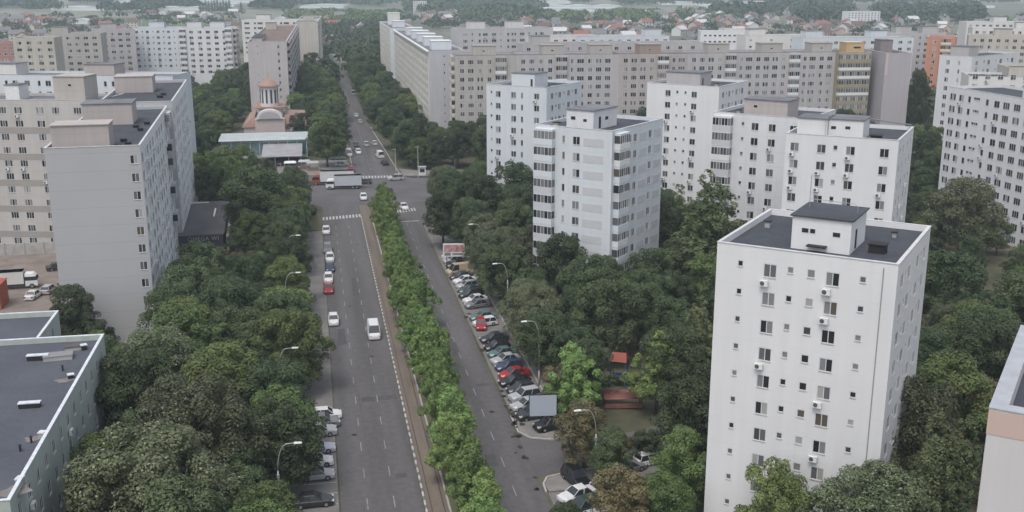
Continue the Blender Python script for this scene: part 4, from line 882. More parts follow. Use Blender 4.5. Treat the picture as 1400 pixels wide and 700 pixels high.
tag(b.obj('storage_shed'), 'red storage shed at the left edge below the white truck', 'shed')
b = MB()
for i in range(8): b.box(-75+i*3.8, -71.3+i*3.8, 226, 226.3, 0, 2.4, CONC)
for i in range(9): b.box(-75.15+i*3.8, -74.9+i*3.8, 225.9, 226.4, 0, 2.6, KERB)
tag(b.obj('yard_wall'), 'concrete panel wall along the back of the left yard', 'wall')

# ------------------------------------------------------------------ street lamps, signs
LAMPS = []
def lamp(px, py, sx, label, z=9.6, ph=8.2, reach=2.2, yy=0):
    x, y = G(px, py, z); bx = x+sx*reach; LAMPS.append((bx, y))
    o = empty('street_lamp', (bx, y, .13), 0, label, 'street lamp', 'street lamps along the avenue')
    b = MB(); b.tube([(0, 0, 0), (0, 0, 2.2)], .12, CONC, 8); b.tube([(0, 0, 2.2), (0, 0, ph-1.6)], [.10, .075], METAL, 8); b.obj('pole', o, smooth=True)
    b = MB(); pts = [(0, 0, ph-1.6)]+[(-sx*(reach-.3)*(1-math.cos(t_))*.55-sx*0.0, 0, ph-1.6+(z-ph+1.5)*math.sin(t_)) for t_ in (.3, .6, .9, 1.2, 1.45)]
    pts.append((-sx*(reach-.4), 0, z-.05)); b.tube(pts, .055, METAL, 7); b.obj('arm', o, smooth=True)
    b = MB(); b.frustum([(-.42, -.14, 0), (.42, -.11, 0), (.42, .11, 0), (-.42, .14, 0)], [(-.36, -.08, .16), (.36, -.06, .12), (.36, .06, .12), (-.36, .08, .16)], mat('lamp_white', (.7, .71, .7), .4))
    b.obj('lamp_head', o, loc=(-sx*(reach-.05), 0, z-.12), rz=math.pi if sx > 0 else 0)
    b = MB(); b.box(-.14, .14, -.12, .12, ph-2.4, ph-2.0, METAL); b.obj('junction_box', o)
for px, py, lb in ((408, 322, 'farthest of the four curved lamps rising from the left-hand trees'), (408, 373, 'curved lamp in left-hand trees, second from the crossing'), (404, 476, 'curved lamp in left-hand trees, level with the white van'), (408, 606, 'nearest curved lamp in the left-hand trees, low in the picture')):
    lamp(px, py, -1, lb)
for px, py, lb in ((643, 307, 'farthest of the curved lamps on the right, near the crossing'), (676, 361, 'curved lamp on the right below the first, above the round linden'), (716, 440, 'curved lamp in front of the dark trees, right side middle'), (789, 562, 'nearest curved lamp on the right, beside the grey panel sign')):
    lamp(px, py, 1, lb)
for px, py, h_, lb in ((572, 243, 9, 'thin pole on the far pavement of the junction'), (622, 230, 12, 'tall thin pole before the trees right of the junction'), (386, 270, 9, 'thin pole at the left corner of the junction'), (399, 284, 8, 'thin pole beside the left zebra crossing'), (541, 236, 7, 'short pole with sign box beside the far zebra')):
    x, y = G(px, py); o = empty('utility_pole', (x, y, .1), 0, lb, 'pole'); b = MB(); b.tube([(0, 0, 0), (0, 0, h_)], [.13, .08], CONC, 7); b.obj('post', o)
    b = MB(); b.box(-.9, .3, -.05, .05, h_-.35, h_-.2, METAL); b.obj('bracket', o)
x, y = G(566, 0+239); b = MB()
def kiosk(x, y, lab):
    o = empty('kiosk', (x, y, .14), 0, lab, 'kiosk'); b = MB(); b.box(-1, 1, -.8, .8, 0, 2.3, P_WHITE); b.obj('wall', o); b = MB(); b.box(-1.2, 1.2, -1, 1, 2.31, 2.5, HW); b.obj('roof', o)
    b = MB(); b.box(-.7, .7, -.86, -.803, 1, 2, CGL); b.obj('window', o)
kiosk(*G(577, 240), 'small white kiosk on the far pavement beyond the island')
# billboard red and white
x, y = G(617, 352, 1.0)
o = empty('billboard', (25.6, 199.0, .1), RD(-8), 'red and white billboard on posts beside the right-hand bays', 'billboard')
b = MB(); b.box(-2.1, 2.1, -.1, .1, 2.4, 5.0, P_WHITE); b.obj('panel', o)
b = MB(); b.box(-1.9, 1.95, -.12, -.101, 3.3, 4.75, mat('poster_red', (.4, .07, .07), .6, c2=(.5, .4, .4), var=.2, scale=1.1)); b.obj('poster', o)
b = MB(); b.box(-1.8, -.6, -.125, -.102, 2.6, 3.2, mat('poster_grey', (.2, .2, .2))); b.box(-.3, 1.7, -.125, -.102, 2.7, 3.1, M['poster_grey']); b.obj('caption', o)
for sx in (-1.4, 1.4): b = MB(); b.tube([(sx, 0, 0), (sx, 0, 2.4)], .08, DARK, 6); b.obj('post', o)
# grey panel sign on thick post
x, y = G(742, 590, 0)
o = empty('advertising_panel', (x, y, .13), RD(-6), 'plain pale grey advertising panel on one thick dark post by the side street', 'sign')
b = MB(); b.tube([(.35, 0, 0), (.35, 0, 2.0)], .28, mat('post_brown', (.05, .035, .03), .8), 10); b.obj('post', o)
b = MB(); b.box(-1.75, 1.75, -.16, .16, 2.0, 4.9, DARK); b.obj('frame', o)
b = MB(); b.box(-1.68, 1.68, -.19, -.162, 2.07, 4.83, mat('panel_pale', (.40, .44, .5), .4, var=.04)); b.obj('face', o)
# playground
gx, gy = 41.5, 131
o = empty('playground_tower', (40.2, 134, 0), RD(-25), 'playground tower with red pitched roof and blue slide among trees', 'playground')
RED = mat('play_red', (.26, .06, .04), .6, var=.1); BLU = mat('play_blue', (.03, .1, .24), .5, var=.1)
b = MB(); b.frustum([(-1.2, -1.2, 3.9), (1.2, -1.2, 3.9), (1.2, 1.2, 3.9), (-1.2, 1.2, 3.9)], [(-1, -.06, 4.9), (1, -.06, 4.9), (1, .06, 4.9), (-1, .06, 4.9)], RED); b.obj('roof', o)
b = MB(); b.box(-1, 1, -1, 1, 1.4, 1.5, BLU); b.obj('deck', o)
for q in ((-1, -1), (1, -1), (1, 1), (-1, 1)): b = MB(); b.tube([(*q, 0), (*q, 3.9)], .07, BLU, 6); b.obj('post', o)
b = MB(); b.frustum([(1.02, -.4, 1.45), (4.2, -.4, .2), (4.2, .4, .2), (1.02, .4, 1.45)], [(1.02, -.4, 1.6), (4.2, -.4, .3), (4.2, .4, .3), (1.02, .4, 1.6)], BLU); b.obj('slide', o)
o = empty('picnic_shelter', (38.6, 126.5, 0), RD(-8), 'low red panelled play house in front of the blue slide', 'playground')
b = MB(); b.frustum([(-2.6, -1, 1.5), (2.6, -1, 1.5), (2.6, 1, 1.5), (-2.6, 1, 1.5)], [(-2.6, -.9, 1.6), (2.6, -.9, 1.6), (2.6, .9, 2.1), (-2.6, .9, 2.1)], mat('shelter_red', (.24, .10, .085), .7, var=.15, scale=2)); b.obj('roof', o)
b = MB(); b.box(-2.5, 2.5, -.9, -.8, .2, .8, M['shelter_red']); b.obj('front_panel', o)
for q in ((-2.4, -.7), (2.4, -.7), (2.4, .8), (-2.4, .8)): b = MB(); b.tube([(*q, 0), (*q, 1.5)], .06, DARK, 6); b.obj('post', o)
b = MB(); RP_ = mat('pink_paving', (.3, .24, .22), .9, var=.1)
b.frustum([(50.5, 150, 0), (53.5, 152, 0), (60, 139, 0), (57, 137, 0)], [(50.5, 150, .9), (53.5, 152, .9), (60, 139, .9), (57, 137, .9)], RP_)
for (xa, ya), (xb, yb) in (((50.5, 150), (57, 137)), ((53.5, 152), (60, 139)), ((57, 137), (60, 139))):
    dx, dy = xb-xa, yb-ya; l_ = math.hypot(dx, dy); nx, ny = -dy/l_*.12, dx/l_*.12
    b.frustum([(xa-nx, ya-ny, .902), (xb-nx, yb-ny, .902), (xb+nx, yb+ny, .902), (xa+nx, ya+ny, .902)], [(xa-nx, ya-ny, 1.7), (xb-nx, yb-ny, 1.7), (xb+nx, yb+ny, 1.7), (xa+nx, ya+ny, 1.7)], KERB)
tag(b.obj('entrance_ramp'), 'pink paved ramp with pale kerb walls left of the nearest white tower', 'ramp')

# ------------------------------------------------------------------ trees
def leafmat(name, c, c2, pale=0.):
    m = bpy.data.materials.new(name); M[name] = m; m.use_nodes = True
    n = m.node_tree.nodes; L = m.node_tree.links; b = n['Principled BSDF']
    b.inputs['Roughness'].default_value = .6; b.inputs['Specular IOR Level'].default_value = .25
    ge = n.new('ShaderNodeNewGeometry'); oi = n.new('ShaderNodeObjectInfo')
    tc = n.new('ShaderNodeTexCoord'); nz = n.new('ShaderNodeTexNoise'); nz.inputs['Scale'].default_value = .55; nz.inputs['Detail'].default_value = 3
    L.new(tc.outputs['Object'], nz.inputs[0])
    ad = n.new('ShaderNodeMath'); ad.operation = 'MULTIPLY_ADD'; ad.inputs[1].default_value = .45; L.new(ge.outputs['Random Per Island'], ad.inputs[0]); 
    r = n.new('ShaderNodeMapRange'); r.inputs['From Min'].default_value = .32; r.inputs['From Max'].default_value = .68; r.inputs['To Max'].default_value = .6; L.new(nz.outputs[0], r.inputs[0]); L.new(r.outputs[0], ad.inputs[2])
    mx = n.new('ShaderNodeMix'); mx.data_type = 'RGBA'; mx.inputs[6].default_value = (*c, 1); mx.inputs[7].default_value = (*c2, 1); L.new(ad.outputs[0], mx.inputs[0])
    if pale:
        gt = n.new('ShaderNodeMath'); gt.operation = 'GREATER_THAN'; gt.inputs[1].default_value = 1-pale; L.new(ge.outputs['Random Per Island'], gt.inputs[0])
        mb_ = n.new('ShaderNodeMix'); mb_.data_type = 'RGBA'; mb_.inputs[7].default_value = (.17, .18, .12, 1); L.new(gt.outputs[0], mb_.inputs[0]); L.new(mx.outputs[2], mb_.inputs[6]); mx = mb_
    hv = n.new('ShaderNodeHueSaturation')
    rr = n.new('ShaderNodeMapRange'); rr.inputs['To Min'].default_value = .68; rr.inputs['To Max'].default_value = 1.35; L.new(oi.outputs['Random'], rr.inputs[0]); L.new(rr.outputs[0], hv.inputs['Value'])
    m3 = n.new('ShaderNodeMath'); m3.operation = 'MULTIPLY'; m3.inputs[1].default_value = 5.7; L.new(oi.outputs['Random'], m3.inputs[0])
    f3 = n.new('ShaderNodeMath'); f3.operation = 'FRACT'; L.new(m3.outputs[0], f3.inputs[0])
    r3 = n.new('ShaderNodeMapRange'); r3.inputs['To Min'].default_value = .476; r3.inputs['To Max'].default_value = .512; L.new(f3.outputs[0], r3.inputs[0]); L.new(r3.outputs[0], hv.inputs['Hue'])
    L.new(mx.outputs[2], hv.inputs['Color']); L.new(hv.outputs[0], b.inputs['Base Color'])
    return m
BARK = mat('bark', (.09, .075, .06), .95, var=.25, scale=2)
LM = dict(
    lime=leafmat('leaf_bright', (.058, .10, .03), (.175, .265, .08)),
    dense=leafmat('leaf_dark', (.02, .034, .016), (.075, .105, .045)),
    linden=leafmat('leaf_pale', (.034, .048, .024), (.12, .145, .072), .10),
    poplar=leafmat('leaf_poplar', (.045, .066, .03), (.135, .165, .075)),
    brown=leafmat('leaf_brownish', (.068, .066, .034), (.17, .135, .068)),
    fresh=leafmat('leaf_fresh', (.036, .06, .021), (.125, .175, .055)))
def leaf_mesh(name, lumps, leaf, nleaf, m, seed, up=.35, droop=0.):
    """many small leaf faces spread through the given lumps (centre, radii)"""
    g = np.random.default_rng(seed); V = []; 
    wts = np.array([r[0]*r[1]+r[2]*r[0] for _, r in lumps]); wts = wts/wts.sum()
    for (c, r), wt in zip(lumps, wts):
        k = max(6, int(nleaf*wt)); d_ = g.normal(size=(k, 3)); d_ /= np.linalg.norm(d_, axis=1)[:, None]
        d_[:, 2] = np.where(d_[:, 2] < -.55, -d_[:, 2], d_[:, 2])
        rad = 1-np.abs(g.normal(0, .12, k)); P = np.array(c)+d_*rad[:, None]*np.array(r)+g.normal(0, .05, (k, 3))
        nrm = d_*1.0+g.normal(0, .38, (k, 3)); nrm[:, 2] += up; nrm /= np.linalg.norm(nrm, axis=1)[:, None]
        a = np.cross(nrm, g.normal(size=(k, 3))); a /= np.linalg.norm(a, axis=1)[:, None]; b_ = np.cross(nrm, a)
        s = leaf*g.uniform(.6, 1.35, k)[:, None]
        V.append(np.stack([P-a*s, P-b_*s*.62+a*s*.1, P+a*s, P+b_*s*.62+a*s*.1], 1))
    V = np.concatenate(V); n = len(V)
    me = bpy.data.meshes.new(name); me.vertices.add(n*4); me.vertices.foreach_set('co', V.reshape(-1).astype(np.float32))
    me.loops.add(n*4); me.loops.foreach_set('vertex_index', np.arange(n*4, dtype=np.int32))
    me.polygons.add(n); me.polygons.foreach_set('loop_start', np.arange(0, n*4, 4, dtype=np.int32)); me.polygons.foreach_set('loop_total', np.full(n, 4, dtype=np.int32))
    me.materials.append(m); me.update(); me.validate(); return me
def make_lumps(kind, H, R, seed, nl):
    g = np.random.default_rng(seed); base = dict(lime=.2, dense=.22, linden=.22, poplar=.08, brown=.2, fresh=.2)[kind]; z0 = H*base; out = []
    pw = dict(lime=.75, dense=.55, linden=.55, poplar=.55, brown=.6, fresh=.6)[kind]
    for i in range(nl):
        t_ = g.uniform(.02, .97); zz = z0+(H-z0)*t_
        prof = math.sin(math.pi*min(1, (t_*.86+.14)))**pw if kind != 'poplar' else (math.sin(math.pi*min(1, t_*.9+.1))**.6)
        if kind == 'poplar': prof = min(1, (t_+.15)*2.6)*(1-t_)**.6*1.1+.06
        if kind == 'lime': prof = (min(1, (t_+.12)*3.2))*(1-t_)**.62*1.15
        a = g.uniform(0, 2*math.pi); rr = R*prof*g.uniform(.5, .98)**.6*(1+.18*math.sin(2*a+seed)+.1*math.sin(5*a+seed*2))
        s = R*g.uniform(.15, .31)*(.8 if kind in ('poplar', 'lime') else 1)
        if kind in ('poplar', 'lime'): s *= 1.15-.75*t_
        sz = s*(1.6 if kind == 'poplar' else .85)
        out.append(((rr*math.cos(a), rr*math.sin(a), min(zz, H-sz*.8)), (s, s, sz)))
    for i in range(6):   # inner mass
        t_ = (i+.7)/8; out.append(((0, 0, z0+(H-z0)*t_), (R*.45, R*.45, (H-z0)*.13)))
    return out
TREES = {}
def ORD(i): return '%d%s' % (i, 'th' if i % 100 in (11, 12, 13) else {1: 'st', 2: 'nd', 3: 'rd'}.get(i % 10, 'th'))
def tree_proto(kind, var, H, R, nleaf, leaf, nl=46):
    k = (kind, var); lumps = make_lumps(kind, H, R, 11+var*17+len(kind), nl)
    crown = leaf_mesh('crown', lumps, leaf, nleaf, LM[kind], var+5)
    g = np.random.default_rng(var); b = MB(); r0 = .022*H
    b.tube([(0, 0, -.3), (.1, 0, H*.25), (-.1, .1, H*.5), (0, 0, H*.82)], [r0, r0*.8, r0*.5, r0*.15], BARK, 8)
    for i in range(7):
        a = i*2.4+var; z = H*(.22+.07*i); q = R*.72*(1-.07*i); b.tube([(0, 0, z), (q*.5*math.cos(a), q*.5*math.sin(a), z+H*.09), (q*math.cos(a), q*math.sin(a), z+H*.17)], [r0*.4, r0*.25, r0*.08], BARK, 5)
    TREES[k] = (crown, b.mesh('trunk', True), H, R)
for v in range(4): tree_proto('lime', v, 9.2, 3.3, 16000, .125, 60)
for v in range(5): tree_proto('dense', v, 13, 4.5, 24000, .15, 80)
for v in range(4): tree_proto('linden', v, 12.5, 4.9, 34000, .125, 90)
for v in range(3): tree_proto('poplar', v, 23, 3.3, 22000, .15, 110)
for v in range(3): tree_proto('brown', v, 9, 3.5, 17000, .12, 60)
for v in range(4): tree_proto('fresh', v, 11.5, 4.1, 22000, .135, 75)
NV = dict(lime=4, dense=5, linden=4, poplar=3, brown=3, fresh=4)
NM = dict(lime='lime_tree', dense='broadleaf_tree', linden='linden_tree', poplar='poplar_tree', brown='browning_tree', fresh='young_broadleaf_tree')
PLACED = []
def tree(x, y, kind, s, label, group=None, sxy=1., z=0, keep=True):
    v = random.randrange(NV[kind]); cr, tr, H, R = TREES[(kind, v)]; rz = random.uniform(0, 6.28)
    o = empty(NM[kind], (x, y, z), rz, label, 'tree', group); o.scale = (s*sxy, s*sxy, s)
    put('crown', cr, o); put('trunk', tr, o)
    if keep: PLACED.append((x, y, R*s*sxy))
    return o
def ptree(px, py, H, kind, label, sxy=1., group=None):
    """tree whose top stands at the given pixel"""
    x, y = G(px, py, H); h0 = TREES[(kind, 0)][2]; return tree(x, y, kind, H/h0, label, group, sxy)
# distinct trees
ptree(200, 585, 15, 'linden', 'large round tree with pale olive leaves, right of the low green block at bottom left', 1.15)
ptree(262, 520, 15, 'linden', 'pale leafed round tree just above the largest one at bottom left', 1.05)
ptree(250, 420, 13, 'fresh', 'broad mid green tree in front of the grey end wall', 1.2)
ptree(96, 392, 11, 'dense', 'isolated olive tree at the foot of the grey end wall, near the yard', .95)
ptree(300, 470, 13, 'fresh', 'wide light green crown overhanging the left bays level with the minibus', 1.1)
ptree(395, 425, 12, 'fresh', 'bright green crown reaching over the left kerb beside the minibus', 1.05)
ptree(345, 230, 17, 'dense', 'very dark tall tree left of the junction, beside the shop roof', 1.15)
ptree(318, 195, 13, 'fresh', 'yellowish green tree below the market hall', 1.2)
ptree(275, 205, 12, 'fresh', 'light green tree right of the grey slab end', 1.1)
ptree(445, 165, 14, 'fresh', 'mid green tree standing by the market hall at the far street corner', 1.1)
ptree(1000, 300, 16, 'poplar', 'slim tree just right of the tall poplar', 1.2)
ptree(975, 228, 24, 'poplar', 'tall dark poplar between the panelled tower and the nearest tower', 1.8)
ptree(958, 400, 15, 'poplar', 'slim dark poplar hugging the left side of the nearest white tower', 1.2)
ptree(930, 250, 17, 'poplar', 'dark pointed tree just left of the tall poplar', 1.3)
ptree(905, 270, 15, 'dense', 'dark conical tree at the foot of the slim white tower', .9)
ptree(785, 465, 11, 'lime', 'light green pointed tree right of the lamp above the playground', .95)
ptree(900, 448, 12, 'lime', 'rounded mid green tree above the playground, left one', .85)
ptree(925, 448, 12, 'dense', 'rounded dark tree above the playground, right one', .95)
ptree(945, 520, 13, 'dense', 'dark tree touching the lower left of the nearest white tower', .95)
ptree(765, 497, 7, 'brown', 'brownish tree behind the grey panel sign', 1.0)
ptree(800, 552, 8.5, 'brown', 'olive brown tree right of the grey panel sign by the side street', 1.05)
ptree(850, 640, 8.5, 'brown', 'rusty brown tree at the bottom, left of the green lawn trees', 1.0)
ptree(905, 650, 7.5, 'fresh', 'low green tree beside the rusty one at the bottom', 1.2)
ptree(490, 86, 11, 'fresh', 'light green tree closing the far street at its upper right', 1.1)
ptree(425, 281, 3.2, 'dense', 'small shrub on the verge left of the near zebra crossing', 1.2)
ptree(770, 690, 7, 'dense', 'dark shrubby tree at the bottom behind parked cars', .8)
ptree(838, 590, 7.5, 'dense', 'dark green tree right of the nearest right-hand lamp', 1.0)
ptree(935, 590, 10, 'fresh', 'mid green tree touching the nearest tower, beside the court', .9)
ptree(884, 588, 4, 'dense', 'low dark bush at the edge of the playground', 1.2)
ptree(850, 592, 3.4, 'brown', 'low brownish bush between playground and parked cars', 1.2)
ptree(1066, 632, 12, 'fresh', 'round mid green tree in front of the nearest white tower', .75)
ptree(1205, 642, 13, 'linden', 'broad pale leafed linden at the foot of the nearest white tower, bottom right', 1.0)
ptree(1255, 515, 17, 'linden', 'tall grey-green tree at the right side of the nearest white tower', .75)
ptree(1285, 560, 18, 'poplar', 'dark leaning poplar between nearest white tower and peach band tower', 1.1)
ptree(1325, 565, 18, 'poplar', 'feathery light poplar next to the peach band tower', 1.0)
ptree(1300, 485, 14, 'fresh', 'domed green tree above the feathery poplar', 1.05)
ptree(1325, 245, 17, 'linden', 'pale flowering tree in front of the right-hand slab', 1.0)
ptree(1300, 195, 15, 'fresh', 'light green tree between towers and the right-hand slab', .9)
ptree(740, 305, 13, 'linden', 'round pale linden in front of the panelled balcony tower', 1.1)
ptree(650, 235, 15, 'dense', 'tall dark tree at the left foot of the cool white tower', 1.0)
ptree(605, 262, 12, 'dense', 'round green tree at the right corner of the junction', 1.0)
ptree(1258, 96, 24, 'dense', 'tall narrow dark tree beside the lavender end wall', .55)
ptree(1052, 258, 13, 'brown', 'yellowish tree peeping between two white towers', .8)
for i, y in enumerate(np.arange(80, 243, 4.9)):
    tree(14.3+random.uniform(-.9, .9), y+random.uniform(-.9, .9), 'lime', random.uniform(.78, 1.14), 'bright green median tree beside the tram bed, %s from the camera end' % ORD(i+1), 'trees on the median', random.uniform(.85, 1.02))

def inside(p, poly, pad=0):
    x, y = p; c = False; n = len(poly)
    for i in range(n):
        (x1, y1), (x2, y2) = poly[i], poly[(i+1) % n]
        if (y1 > y) != (y2 > y) and x < (x2-x1)*(y-y1)/(y2-y1)+x1: c = not c
        if pad:
            dx, dy = x2-x1, y2-y1; t_ = max(0, min(1, ((x-x1)*dx+(y-y1)*dy)/(dx*dx+dy*dy)))
            if math.hypot(x-x1-t_*dx, y-y1-t_*dy) < pad: return True
    return c
ROADS = [rect(-5, 29.5, 40, 262), [(-75, 282), (-8, 270), (.9, 258), (26, 258), (40, 268), (120, 260), (120, 290), (45, 299), (24, 304), (-6, 309), (-75, 314)], [(11, 300), (24, 300), (20, 404), (19.5, 600), (15, 760), (10, 1000), (9, 1000), (12, 760), (13.5, 600), (11.5, 404)],
         [(25, 108), (33, 109), (62, 116), (62, 124), (33, 119), (25, 122)], [(30, 101), (48, 104), (48, 114), (30, 112)], rect(-80, -44, 182, 226), [(36, 123), (44, 125), (45, 137), (37, 137)], [(49, 151), (55, 153), (61, 138), (56, 136)], [(36, 96), (46, 99), (42, 108), (36, 104)]]
def free(x, y, r, pad=1.5):
    for f in FOOT:
        if inside((x, y), f, r*.75): return False
    for f in ROADS:
        if inside((x, y), f, pad): return False
    return all(math.hypot(x-a, y-b) > (r+c)*.72 for a, b, c in PLACED)
ADJ = dict(dense='dark', fresh='mid green', linden='pale tipped', poplar='slim', brown='brownish', lime='bright green')
def put_all(lst, where, group):
    lst.sort(key=lambda t: math.hypot(t[0], t[1]))
    for i, (x, y, kind, s) in enumerate(lst): tree(x, y, kind, s, '%s tree, %s nearest the camera %s' % (ADJ[kind], ORD(i+1), where), group, keep=False)
def scatter(x0, x1, y0, y1, mix, where, group, n, smin=.68, smax=1.15, avoid=()):
    out = []
    for _ in range(n*8):
        if len(out) >= n: break
        x, y = random.uniform(x0, x1), random.uniform(y0, y1); kind = random.choice(mix); s = random.uniform(smin, smax); R = TREES[(kind, 0)][3]*s
        q = PX(x, y, TREES[(kind, 0)][2]*s*.7)
        if not (-90 < q[0] < 1490 and q[1] < 800): continue
        if any(inside((x, y), a) for a in avoid): continue
        if not free(x, y, R, 1.5+R*.3): continue
        PLACED.append((x, y, R)); out.append((x, y, kind, s))
    put_all(out, where, group)
def row(x, ys, mix, where, group, smin, smax, jit=.6):
    out = []
    for y in ys:
        kind = random.choice(mix); s = random.uniform(smin, smax)*{'dense': .82, 'fresh': .92, 'linden': .82, 'brown': 1.1}[kind]; xx = x+random.uniform(-jit, jit)
        if any(abs(a-xx) < 8 and -9 < y-b < 2.5 for a, b in LAMPS): xx += 3.2*(1 if x > 0 else -1); s *= .85
        if any(math.hypot(xx-a, y-b) < (c+3)*.5 for a, b, c in PLACED): continue
        PLACED.append((xx, y, TREES[(kind, 0)][3]*s)); out.append((xx, y, kind, s))
    put_all(out, where, group)
row(-5.9, np.arange(70, 262, 5.6), ['dense', 'fresh', 'dense'], 'in the row overhanging the left-hand bays', 'tree row over the left-hand bays', .92, 1.1)
row(30.9, np.arange(128, 262, 5.4), ['dense', 'dense', 'fresh', 'linden'], 'in the row overhanging the right-hand bays', 'tree row over the right-hand bays', .9, 1.1)
LOW = rect(-27, -11, 176, 216)
scatter(-23, -11, 68, 165, ['dense', 'dense', 'fresh', 'dense', 'linden'], 'in the belt right of the low green block', 'trees left of the avenue, near part', 60)
scatter(-24, -11, 160, 214, ['dense', 'dense', 'fresh'], 'in the belt beside the grey slab', 'trees left of the avenue, middle part', 40, avoid=(LOW,))
scatter(-24, -11, 184, 212, ['brown', 'dense'], 'among low trees before the low shop', 'low trees before the shop', 16, .42, .55)
scatter(-15, -10, 214, 262, ['dense', 'dense', 'fresh'], 'in the belt beside the low shop', 'trees beside the shop', 16)
scatter(-44, -12, 255, 282, ['fresh', 'dense', 'fresh'], 'between the low shop and the cross street', 'trees left of the junction', 22)
scatter(-40, -27, 132, 160, ['dense', 'fresh'], 'at the foot of the grey end wall', 'trees at the foot of the grey end wall', 6, .55, .75)
scatter(36, 78, 136, 168, ['dense', 'dense', 'dense', 'fresh'], 'in the thicket between the white towers', 'trees between the white towers', 60)
scatter(45, 60, 110, 136, ['dense', 'fresh'], 'beside the playground and nearest tower', 'trees beside the playground', 12, .7, .9)
scatter(37, 75, 182, 236, ['dense', 'dense', 'fresh'], 'behind the panelled balcony tower', 'trees behind the panelled tower', 34)
scatter(29, 45, 236, 262, ['dense', 'fresh'], 'at the right corner of the junction', 'trees at the right corner of the junction', 10)
scatter(33, 38, 88, 100, ['brown', 'fresh', 'dense'], 'among low trees at the bottom centre', 'low trees at the bottom right of the street', 5, .6, .75)
scatter(62, 140, 60, 215, ['dense', 'dense', 'dense', 'fresh', 'linden', 'brown'], 'in the wood right of the nearest tower', 'trees right of the towers', 130, .65, 1.15, avoid=(rect(100, 145, 120, 240),))
scatter(100, 142, 120, 240, ['dense', 'fresh', 'dense'], 'low before the right-hand slab', 'low trees before the right-hand slab', 40, .5, .7)
scatter(95, 140, 215, 300, ['dense', 'fresh'], 'behind the towers, before the right-hand slab', 'trees before the right-hand slab', 24, .8, 1.)
scatter(30, 110, 302, 333, ['dense', 'fresh', 'dense'], 'before the long slab beyond the junction', 'trees before the long slab', 40)
scatter(22, 37, 312, 345, ['dense', 'fresh'], 'at the far right corner of the junction', 'trees at the far right corner of the junction', 12)
scatter(21, 36.5, 345, 640, ['dense', 'dense', 'fresh'], 'along the right of the far street', 'trees right of the far street', 70)
scatter(-7, 12, 335, 640, ['dense', 'dense', 'fresh'], 'along the left of the far street', 'trees left of the far street', 80)
scatter(126, 190, 225, 340, ['dense', 'fresh', 'dense'], 'between the slab end and the right-hand towers', 'trees beyond the right-hand towers', 40)
scatter(-45, -24, 425, 560, ['dense', 'fresh'], 'between the pinkish block and the upper left slabs', 'trees beside the pinkish block', 30)
scatter(-75, -30, 470, 550, ['dense', 'fresh'], 'before the upper left slabs', 'trees before the upper left slabs', 24, .6, .9)
scatter(36, 47, 112, 126, ['dense', 'brown', 'fresh'], 'in the bushes around the play house', 'bushes around the play house', 7, .28, .4)
scatter(-62, -30, 300, 430, ['dense', 'fresh', 'dense'], 'left of the church', 'trees left of the church', 44)

# far tree masses as single bodies of foliage
def far_mass(name, label, pts, mk, per=70, leaf=.9, cat='trees'):
    V = []; g = rng
    for x, y, H, R in pts:
        d_ = g.normal(size=(per, 3)); d_ /= np.linalg.norm(d_, axis=1)[:, None]; d_[:, 2] = np.abs(d_[:, 2])*.9
        lob = 1+.25*np.sin(3*np.arctan2(d_[:, 1], d_[:, 0])+x)
        P = np.array([x, y, H*.35])+d_*np.array([R, R, H*.62])*(lob*g.uniform(.75, 1.0, per))[:, None]
        nrm = d_+g.normal(0, .4, (per, 3)); nrm /= np.linalg.norm(nrm, axis=1)[:, None]
        a = np.cross(nrm, g.normal(size=(per, 3))); a /= np.linalg.norm(a, axis=1)[:, None]; b_ = np.cross(nrm, a); s = leaf*R/4.5*g.uniform(.7, 1.3, per)[:, None]
        V.append(np.stack([P-a*s, P-b_*s*.8, P+a*s, P+b_*s*.8], 1))
    V = np.concatenate(V); n = len(V); me = bpy.data.meshes.new(name); me.vertices.add(n*4); me.vertices.foreach_set('co', V.reshape(-1).astype(np.float32))
    me.loops.add(n*4); me.loops.foreach_set('vertex_index', np.arange(n*4, dtype=np.int32)); me.polygons.add(n)
    me.polygons.foreach_set('loop_start', np.arange(0, n*4, 4, dtype=np.int32)); me.polygons.foreach_set('loop_total', np.full(n, 4, dtype=np.int32))
    me.materials.append(LM[mk]); me.update(); return tag(put(name, me), label, cat, kind='stuff')
def fpts(n, fx, fy, H=(8, 13), R=(4, 6)):
    """points on the ground spread over a pixel region"""
    out = []
    for _ in range(n*4):
        if len(out) >= n: break
        px, py = fx(), fy()
        x, y = G(px, py); 
        if any(inside((x, y), f, 4) for f in FOOT) or any(inside((x, y), f, 2) for f in ROADS): continue
        k = max(1, min(1.7, y/900)); out.append((x, y, random.uniform(*H), random.uniform(*R)*k))
    return out
U = random.uniform
def wood(label, regs, kind='dense', H=(9, 14), Rr=(5, 8), per=60, leaf=.9):
    pts = []
    for x0, x1, y0, y1, n in regs: pts += fpts(n, lambda: U(x0, x1), lambda: U(y0, y1), H, Rr)
    far_mass('far_wood', label, pts, kind, per, leaf)
wood('dark wood belts on the far plain at the top left', [(-20, 78, 5, 15, 60), (95, 150, .5, 5, 40), (188, 268, 6, 15, 60), (345, 400, 6, 15, 30), (-20, 60, -3, 0, 20), (140, 215, 14, 18, 14)], H=(12, 18), Rr=(7, 10))
wood('dark wood belts on the far plain at the top centre', [(400, 700, -2, 9, 200), (560, 720, 8, 20, 90), (700, 745, 6, 14, 30), (775, 805, 1, 5, 12), (840, 1060, -2, 8, 110), (660, 740, 20, 28, 50)], H=(10, 18), Rr=(6, 10))
wood('broad dark wood at the top right', [(1060, 1420, -2, 6, 110), (1040, 1110, 6, 20, 50), (1095, 1160, 10, 32, 80), (1200, 1340, 14, 30, 210), (980, 1050, 16, 24, 40)], H=(12, 18), Rr=(7, 10))
